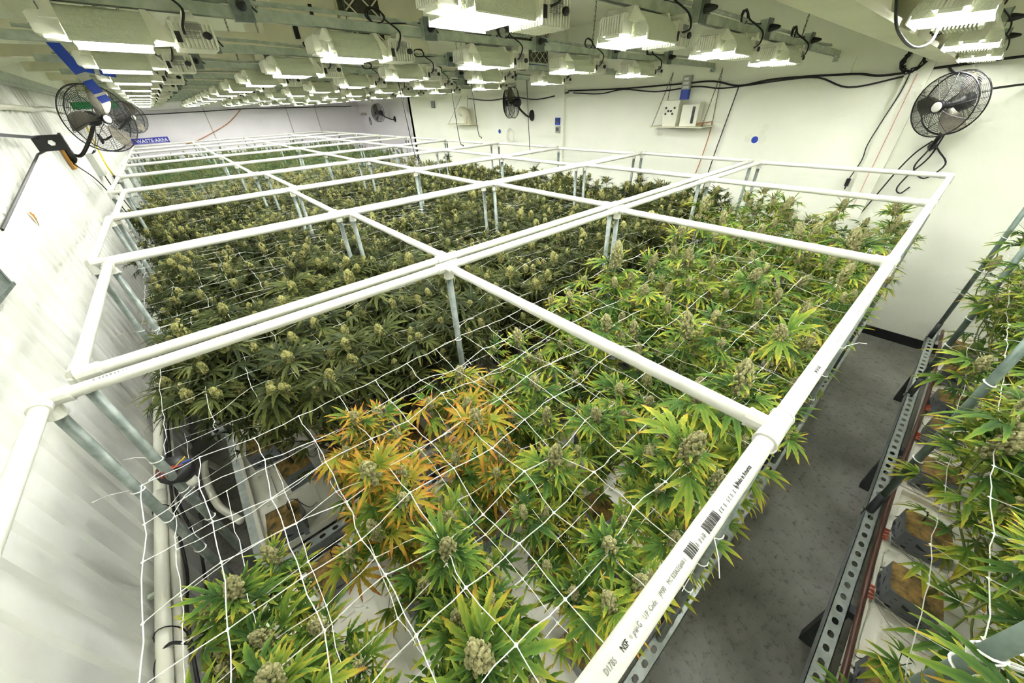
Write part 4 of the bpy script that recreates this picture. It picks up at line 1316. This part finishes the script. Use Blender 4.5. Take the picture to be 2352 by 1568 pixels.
# sign on the far wall
t = thing('wall_sign', 'blue sign reading WASTE AREA on the far white wall', 'sign', (-0.615, YF - 0.012, 1.735))
m = MB(); m.box((0, -0.006, 0), (0.79, 0.01, 0.135)); m.obj('panel', M_SIGN, t)
me = text_mesh('WASTE AREA', 0.115, M_WHITE, 0.001, True)
link('lettering', me, t, loc=(0.075, -0.0075, 0.062), rot=(math.pi / 2, 0, 0))
m = MB(); m.prism([(0.05, 0.004), (0.22, 0.07), (0.34, 0.03), (0.48, 0.085), (0.62, 0.03), (0.75, 0.05), (0.76, 0.004)], 'y', -0.0068, -0.0062); m.obj('mountain_print', mat('sign_lilac', (104, 104, 196), (124, 120, 204), 0.5), t)
cable([(-0.5, YF - 0.03, 2.40), (1.4, YF - 0.03, 2.42), (2.2, YF - 0.03, 2.44), (3.3, YF - 0.03, 2.42), (5.6, YF - 0.03, 2.38)], 0.012, 'black cable strung along the top of the far wall')
cable([(2.2, YF - 0.04, 2.42), (1.7, YF - 0.04, 2.08), (0.82, YF - 0.04, 1.72), (0.5, YF - 0.04, 1.65)], 0.012, 'brown cable drooping across the far wall', M_ORANGE)
t = thing('security_camera', 'small grey security camera near the far corner', 'camera', (XR2, 14.6, 2.12))
m = MB(); m.box((-0.20, -0.05, -0.03), (-0.06, 0.04, 0.05)); m.obj('body', M_GREYBOX, t)
m = MB(); m.tube([(0, 0, 0), (-0.08, 0, 0.01)], 0.02, 8); m.obj('arm', M_GREYBOX, t)
m = MB(); m.tube([(-0.03, 0.06 * math.cos(a) - 0.25, 0.11 * math.sin(a) - 0.2) for a in np.linspace(0, 2 * math.pi, 21)[:-1]], 0.01, 5, closed=True)
tag(m.obj('cable_ring', M_BLACK, None, loc=(XR2, 14.6, 2.12)), 'black cable coil hanging below the security camera', 'cable')

# shelf with bucket by the lamp rails
t = thing('hanging_shelf', 'white shelf hung on chains on the fan wall, holding a drilled bucket', 'shelf', (XR, 2.52, 1.955))
m = MB(); m.box((-0.30, -0.34, 0.0), (0, 0.34, 0.012)); m.obj('board', M_BEAM, t)
for sx, sy in ((-0.285, -0.32), (-0.285, 0.32), (-0.02, -0.32), (-0.02, 0.32)):
    link('chain', chain_mesh([(sx, sy, 0.0), (-0.02, sy * 0.92, 0.56)]), t)
t = thing('drilled_bucket', 'white square bucket with round black holes on the hanging shelf', 'bucket', (XR - 0.17, 2.63, 1.967))
m = MB()
sq = lambda s, z: [(-s, -s, z), (s, -s, z), (s, s, z), (-s, s, z)]
vs = sq(0.085, 0) + sq(0.10, 0.24) + sq(0.108, 0.24) + sq(0.108, 0.265) + sq(0.09, 0.265) + sq(0.07, 0.02)
m.add(vs, [(3, 2, 1, 0)] + [(a * 4 + i, a * 4 + (i + 1) % 4, (a + 1) * 4 + (i + 1) % 4, (a + 1) * 4 + i) for a in range(5) for i in range(4)] + [(20, 21, 22, 23)])
m.obj('body', M_LAMPW, t)
for (a, b) in ((0.06, 0.19), (-0.05, 0.19), (0.025, 0.16), (-0.01, 0.16), (0.06, 0.13), (-0.03, 0.13)):
    m = MB(); m.lathe([(0.0, 0.0), (0.012, 0.0), (0.012, 0.004)], 12, Matrix.Translation((-0.085 - 0.0625 * b - 0.002, a, b)) @ Matrix.Rotation(-math.pi / 2, 4, 'Y')); m.obj('air_hole', M_BLACK, t)
t = thing('fan_box', 'white vented box with a black slot beside the drilled bucket', 'box', (XR - 0.15, 2.42, 1.967), (0, 0, 0.2))
m = MB(); m.box((-0.09, -0.09, 0), (0.09, 0.09, 0.22)); m.box((-0.095, -0.10, 0.0), (0.095, -0.088, 0.24)); m.obj('body', M_LAMPW, t)
m = MB(); m.box((-0.094, -0.06, 0.03), (-0.089, -0.03, 0.20)); m.obj('slot', M_BLACK, t)
t = thing('timer_box', 'blue and grey timer box fixed to the wall above the bucket', 'box', (XR - 0.02, 2.60, 2.235))
m = MB(); m.box((-0.04, -0.05, 0), (0, 0.05, 0.10)); m.obj('base', M_BLUE, t)
m = MB(); m.box((-0.042, -0.052, 0.10), (0, 0.052, 0.24)); m.obj('panel', M_GREYBOX, t)
for q in range(3):
    m = MB(); m.box((-0.044, -0.04 + 0.01 * q, 0.11 + 0.042 * q), (-0.041, 0.035, 0.135 + 0.042 * q)); m.obj('label', M_WHITE, t)
cable([(XR - 0.20, 2.32, 1.985), (XR - 0.12, 2.26, 1.99), (XR - 0.10, 2.40, 1.995), (XR - 0.22, 2.36, 1.99), (XR - 0.14, 2.22, 2.0), (XR - 0.05, 2.19, 1.97), (XR - 0.03, 2.23, 1.6), (XR - 0.03, 2.30, 1.2), (XR - 0.03, 2.32, 0.9)], 0.006, 'orange cord coiled on the hanging shelf and dropping down the wall', M_ORANGE)

for (y, z, r, lab) in ((1.69, 1.83, 0.035, 'round blue disc with white rim below the shelf cables'), (6.28, 1.82, 0.037, 'round blue disc on the wall beside the sideways fan')):
    t = thing('wall_disc', lab, 'disc', (XR, y, z), group='blue wall discs')
    Mx = Matrix.Rotation(-math.pi / 2, 4, 'Y')
    m = MB(); m.lathe([(0.0, 0.004), (r, 0.004), (r, 0.0)], 24, Mx); m.obj('face', M_BLUE, t)
    m = MB(); m.lathe([(r, 0.003), (r * 1.1, 0.003), (r * 1.1, 0.0)], 24, Mx); m.obj('rim', M_WHITE, t)
M_STAIN = mat('glue_stain', (230, 231, 212), (236, 237, 221), 0.6, scale=20)
for (y, z, r) in ((1.76, 1.845, 0.045), (1.62, 1.84, 0.045), (1.62, 1.95, 0.04), (1.64, 1.90, 0.03)):
    m = MB(); m.lathe([(0.0, 0.001), (r * 0.8, 0.001), (r, 0.0004)], 18, Matrix.Translation((XR, y, z)) @ Matrix.Rotation(-math.pi / 2, 4, 'Y'))
    m.obj('glue_stain', M_STAIN, bpy.data.objects['wall_right'])
for (y, z, lab, mm) in ((4.68, 2.0, 'small dark blue controller box on the pilaster', M_BLUE), (4.67, 1.88, 'small white thermostat on the pilaster below the controller', M_GREYBOX)):
    t = thing('wall_controller', lab, 'controller', (XR - 0.05, y, z))
    m = MB(); m.box((-0.03, -0.045, -0.05), (0, 0.045, 0.05)); m.obj('case', mm, t)
    m = MB(); m.box((-0.032, -0.03, -0.02), (-0.0301, 0.03, 0.035)); m.obj('screen', M_DARKSTEEL, t)
m = MB()
for q in range(4):
    m.tube([(-0.02 - 0.006 * q, (0.085 + 0.006 * q) * math.cos(a), (0.11 + 0.007 * q) * math.sin(a)) for a in np.linspace(0, 2 * math.pi, 25)[:-1]], 0.003, 4, closed=True)
tag(m.obj('hose_coil', M_CLEAR, None, loc=(XR, 5.93, 1.75)), 'clear hose coil hanging on the wall under the sideways fan', 'hose')
m = MB(); m.box((XR - 0.012, 8.60, 2.24), (XR, 8.76, 2.38)); tag(m.obj('wall_plate', M_STEEL, None), 'small grey square plate high on the fan wall', 'plate')
# duct elbow on its own hung shelf
t = thing('duct_shelf', 'thin white shelf hung on cords under the duct elbow', 'shelf', (XR, 7.35, 1.935))
m = MB(); m.box((-0.28, -0.38, 0), (0, 0.38, 0.012)); m.obj('board', M_BEAM, t)
for sy in (-0.35, 0.35):
    m = MB(); m.tube([(-0.27, sy, 0.0), (-0.01, sy * 0.3, 0.52)], 0.003, 4); m.obj('cord', M_CHAIN, t)
t = thing('duct_elbow', 'white duct elbow with an open round mouth on the hung shelf', 'duct', (XR - 0.15, 7.22, 1.947))
m = MB()
ang = np.linspace(0, math.pi / 2, 7)
cs = [(0, -0.10 + 0.0, 0.0)] + [(0, -0.10 + 0.16 - 0.16 * math.cos(a), 0.06 + 0.16 * math.sin(a)) for a in ang] + [(0, 0.10, 0.22)]
m.tube(cs, 0.085, 16, caps=False); m.tube([(0, 0.085, 0.22), (0, 0.10, 0.22)], 0.092, 16, caps=False); m.obj('elbow', M_BEAM, t, smooth=True)

# cables along the fan wall
XC = XR - 0.03
cable([(XC, 4.5, 2.40), (XC, 3.6, 2.385), (XC, 2.72, 2.395), (XC, 2.3, 2.40), (XC, 2.0, 2.345), (XC, 1.65, 2.385), (XC, 1.03, 2.385), (XC, 0.81, 2.36), (XC, 0.49, 2.39), (XC, 0.0, 2.43), (XC, -0.6, 2.45)], 0.010, 'thick black cable strung along the fan wall under the white board')
cable([(XC, 4.4, 2.37), (XC, 3.9, 2.34), (XC, 3.5, 2.375), (XC, 3.0, 2.33), (XC, 2.5, 2.36), (XC, 2.2, 2.33), (XC, 1.9, 2.345), (XC, 1.6, 2.37), (XC, 1.29, 2.375), (XC, 1.02, 2.285), (XC, 0.71, 2.335), (XC, 0.55, 2.38)], 0.008, 'black cable sagging in loops below the thick cable on the fan wall')
cable([(XC, 7.2, 2.38), (XC, 6.5, 2.33), (XC, 5.8, 2.36), (XC, 5.2, 2.31), (XC, 4.5, 2.38)], 0.009, 'black cable strung between the sideways fan and the pilaster')
cable([(XC, 2.0, 2.34), (XC, 2.03, 2.1), (XC, 2.08, 1.68), (XC, 2.12, 1.2), (XC, 2.12, 0.8)], 0.006, 'straight black cable dropping from the wall cables beside the blue disc')
cable([(XC - 0.03, 0.63, 2.40), (XC - 0.03, 0.63, 2.24), (XC - 0.03, 0.66, 2.05), (XC - 0.03, 0.69, 1.83), (XC - 0.03, 0.68, 1.7), (XC - 0.03, 0.71, 1.53)], 0.0045, 'thin black lead with a plug hanging down the pilaster')
m = MB(); m.box((XC - 0.045, 0.695, 1.46), (XC - 0.015, 0.725, 1.53)); m.tube([(XC - 0.03, 0.71, 1.46), (XC - 0.03, 0.71, 1.43)], 0.006, 5); tag(m.obj('cable_plug', M_BLACK, None), 'black plug dangling at the end of the pilaster lead', 'plug')
cable([(XC - 0.03, 0.58, 2.36), (XC - 0.03, 0.58, 1.8), (XC - 0.03, 0.585, 1.25)], 0.0025, 'thin pink string taped down the pilaster', mat('pink_string', (222, 150, 146), (226, 160, 156), 0.6), 'wall_string', cat='string')
m = MB(); rk = random.Random(8)
for q in range(6):
    m.tube([(XC - 0.008 * q, 0.64 + rk.uniform(-0.02, 0.02) + 0.07 * math.cos(a), 2.45 + rk.uniform(-0.02, 0.02) + 0.075 * math.sin(a)) for a in np.linspace(0, 2 * math.pi, 21)[:-1]], 0.006, 5, closed=True)
tag(m.obj('cable_coil', M_RUBBER, None), 'coiled black cable hooked on the wall under the roof beam', 'cable')
for i, pts in enumerate((((4.95, 0.27, 1.88), (5.02, 0.34, 1.78), (5.05, 0.40, 1.62), (5.06, 0.47, 1.35), (5.06, 0.55, 1.05)),
                         ((4.95, 0.25, 1.86), (5.02, 0.20, 1.80), (5.04, 0.12, 1.70), (5.05, 0.20, 1.58), (5.05, 0.30, 1.66), (5.04, 0.27, 1.80)),
                         ((4.96, 0.22, 1.95), (5.04, 0.24, 1.75), (5.06, 0.31, 1.60), (5.06, 0.34, 1.48), (5.06, 0.30, 1.44), (5.06, 0.26, 1.50)))):
    cable(list(pts), 0.006, ('black fan lead running down the wall from the large fan', 'black fan lead looped under the large fan', 'black fan lead with a short hook under the large fan')[i])
cable([(XC, 0.42, 2.40), (XC, 0.36, 2.35), (XC, 0.20, 2.30), (4.95, 0.22, 2.24)], 0.008, 'short black cable from the coil to the large fan')
cable([(4.85, 0.10, 2.24), (XC, -0.1, 2.26), (XC, -0.5, 2.28)], 0.008, 'black cable leaving the large fan along the wall')
cable([(1.5, 0.28, 2.49), (1.62, 0.27, 2.43), (1.9, 0.26, 2.40), (2.2, 0.26, 2.42), (2.35, 0.27, 2.47), (2.38, 0.26, 2.56)], 0.004, 'thick black cable drooping under the roof beam')
m = MB()
for q in range(5):
    m.tube([(2.60 + rk.uniform(-0.02, 0.02) + 0.05 * math.cos(a), 0.31 - 0.006 * q, 2.53 + rk.uniform(-0.02, 0.02) + 0.065 * math.sin(a)) for a in np.linspace(0, 2 * math.pi, 19)[:-1]], 0.006, 5, closed=True)
tag(m.obj('cable_coil', M_RUBBER, None), 'bunched black lamp cable beside the roof beam', 'cable')
for i, (x, y, z0, z1) in enumerate(((2.3, 4.62, 2.60, 1.80), (3.0, 4.62, 2.58, 1.88), (3.32, 4.62, 2.575, 1.95), (4.30, 4.62, 2.55, 1.65))):
    m = MB(); m.tube(spline([(x, y, z0), (x + 0.02, y, (z0 + z1) / 2), (x + 0.05, y, z1), (x + 0.12, y + 0.03, z1 - 0.05), (x + 0.09, y, z1 - 0.06)], 4), 0.005, 5)
    tag(m.obj('power_cable', M_RUBBER, None), 'black lead with a hooked end hanging from the lamp rails, %s from the corrugated wall' % ORD[i + 1], 'cable', 'hanging leads')

# roof units
t = thing('exhaust_unit', 'white roof unit with a filter grille behind white cross bars', 'ventilator', (1.1, 4.64, 2.76))
m = MB(); m.box((0, 0.02, 0), (0.70, 0.8, 0.50)); m.obj('door_panel', M_BEAM, t)
m = MB(); m.box((0.705, 0, 0), (1.66, 0.8, 0.50)); m.obj('housing', M_BEAM, t)
m = MB()
for i in range(22):
    x = 0.715 + i * 0.0195
    m.prism([(x, 0.0), (x + 0.0195, 0.0), (x + 0.0098, -0.014)], 'z', 0.12, 0.49)
m.obj('filter', M_LOUVER, t)
for j in range(2):
    for i in range(2):
        xa, za = 0.715 + i * 0.215, 0.12 + j * 0.18
        for (a, b) in (((xa, za), (xa + 0.215, za + 0.18)), ((xa + 0.215, za), (xa, za + 0.18))):
            m = MB(); bar(m, (a[0], -0.02, a[1]), (b[0], -0.02, b[1]), 0.006, 0.012); m.obj('cross_bar', M_BEAM, t)
for z in (0.12, 0.30, 0.485):
    m = MB(); m.box((0.705, -0.024, z - 0.012), (1.15, -0.012, z + 0.008)); m.obj('grille_bar', M_BEAM, t)
m = MB(); m.box((0.25, 0.005, 0.12), (0.29, 0.02, 0.22)); m.obj('latch', M_BLACK, t)
m = MB(); m.box((0.44, 0.005, 0.30), (0.47, 0.02, 0.38)); m.obj('latch', M_BLACK, t)
t = thing('dark_cabinet', 'dark grey electrical cabinet with white notices hung under the roof', 'cabinet', (3.70, 4.80, 2.93))
m = MB(); m.box((0, 0, 0), (0.82, 0.4, 0.21)); m.obj('body', M_DARKCAB, t)
m = MB(); m.box((0.14, -0.004, 0.03), (0.22, 0.0, 0.17)); m.obj('notice', M_GREYBOX, t)
m = MB(); m.box((0.26, -0.004, 0.0), (0.38, 0.0, 0.19)); m.obj('notice', M_GREYBOX, t)
t = thing('filter_grille', 'tall filter grille with zigzag white bars beside the dark cabinet', 'grille', (4.56, 4.80, 2.74))
m = MB(); m.box((0, 0.01, 0), (0.36, 0.05, 0.42)); m.obj('filter', M_LOUVER, t)
for j in range(4):
    for i in range(3):
        xa, za = 0.12 * i, 0.105 * j
        for (a, b) in (((xa, za), (xa + 0.12, za + 0.105)), ((xa + 0.12, za), (xa, za + 0.105))):
            m = MB(); bar(m, (a[0], 0.004, a[1]), (b[0], 0.004, b[1]), 0.004, 0.007); m.obj('zigzag_bar', M_BEAM, t)
m = MB(); m.box((0, 0.0, -0.02), (0.36, 0.05, 0.0)); m.obj('frame', M_BLUE, t)
m = MB(); m.prism([(0, 0), (0.10, 0.06), (0.34, 0.075), (0.60, 0.08), (0.72, 0.05), (0.74, 0)], 'y', 0.0, 0.3)
tag(m.obj('roof_duct', M_BLACK, None, loc=(0.90, 5.35, 2.86)), 'black insulated duct lying on the white purlin', 'duct')
t = thing('vent_pipe', 'short dark pipe with yellow collar hanging by the roof unit', 'pipe', (1.02, 4.5, 2.70))
m = MB(); m.tube([(0, 0, 0), (-0.01, 0, 0.15)], 0.03, 10); m.obj('pipe', M_DARKCAB, t)
m = MB(); m.tube([(-0.01, 0, 0.15), (-0.01, 0, 0.165)], 0.034, 10); m.obj('collar', M_YELLOW, t)
chain([(1.01, 4.5, 2.86), (1.01, 4.5, ceil_z(1.0))], 'steel chain holding the dark vent pipe')
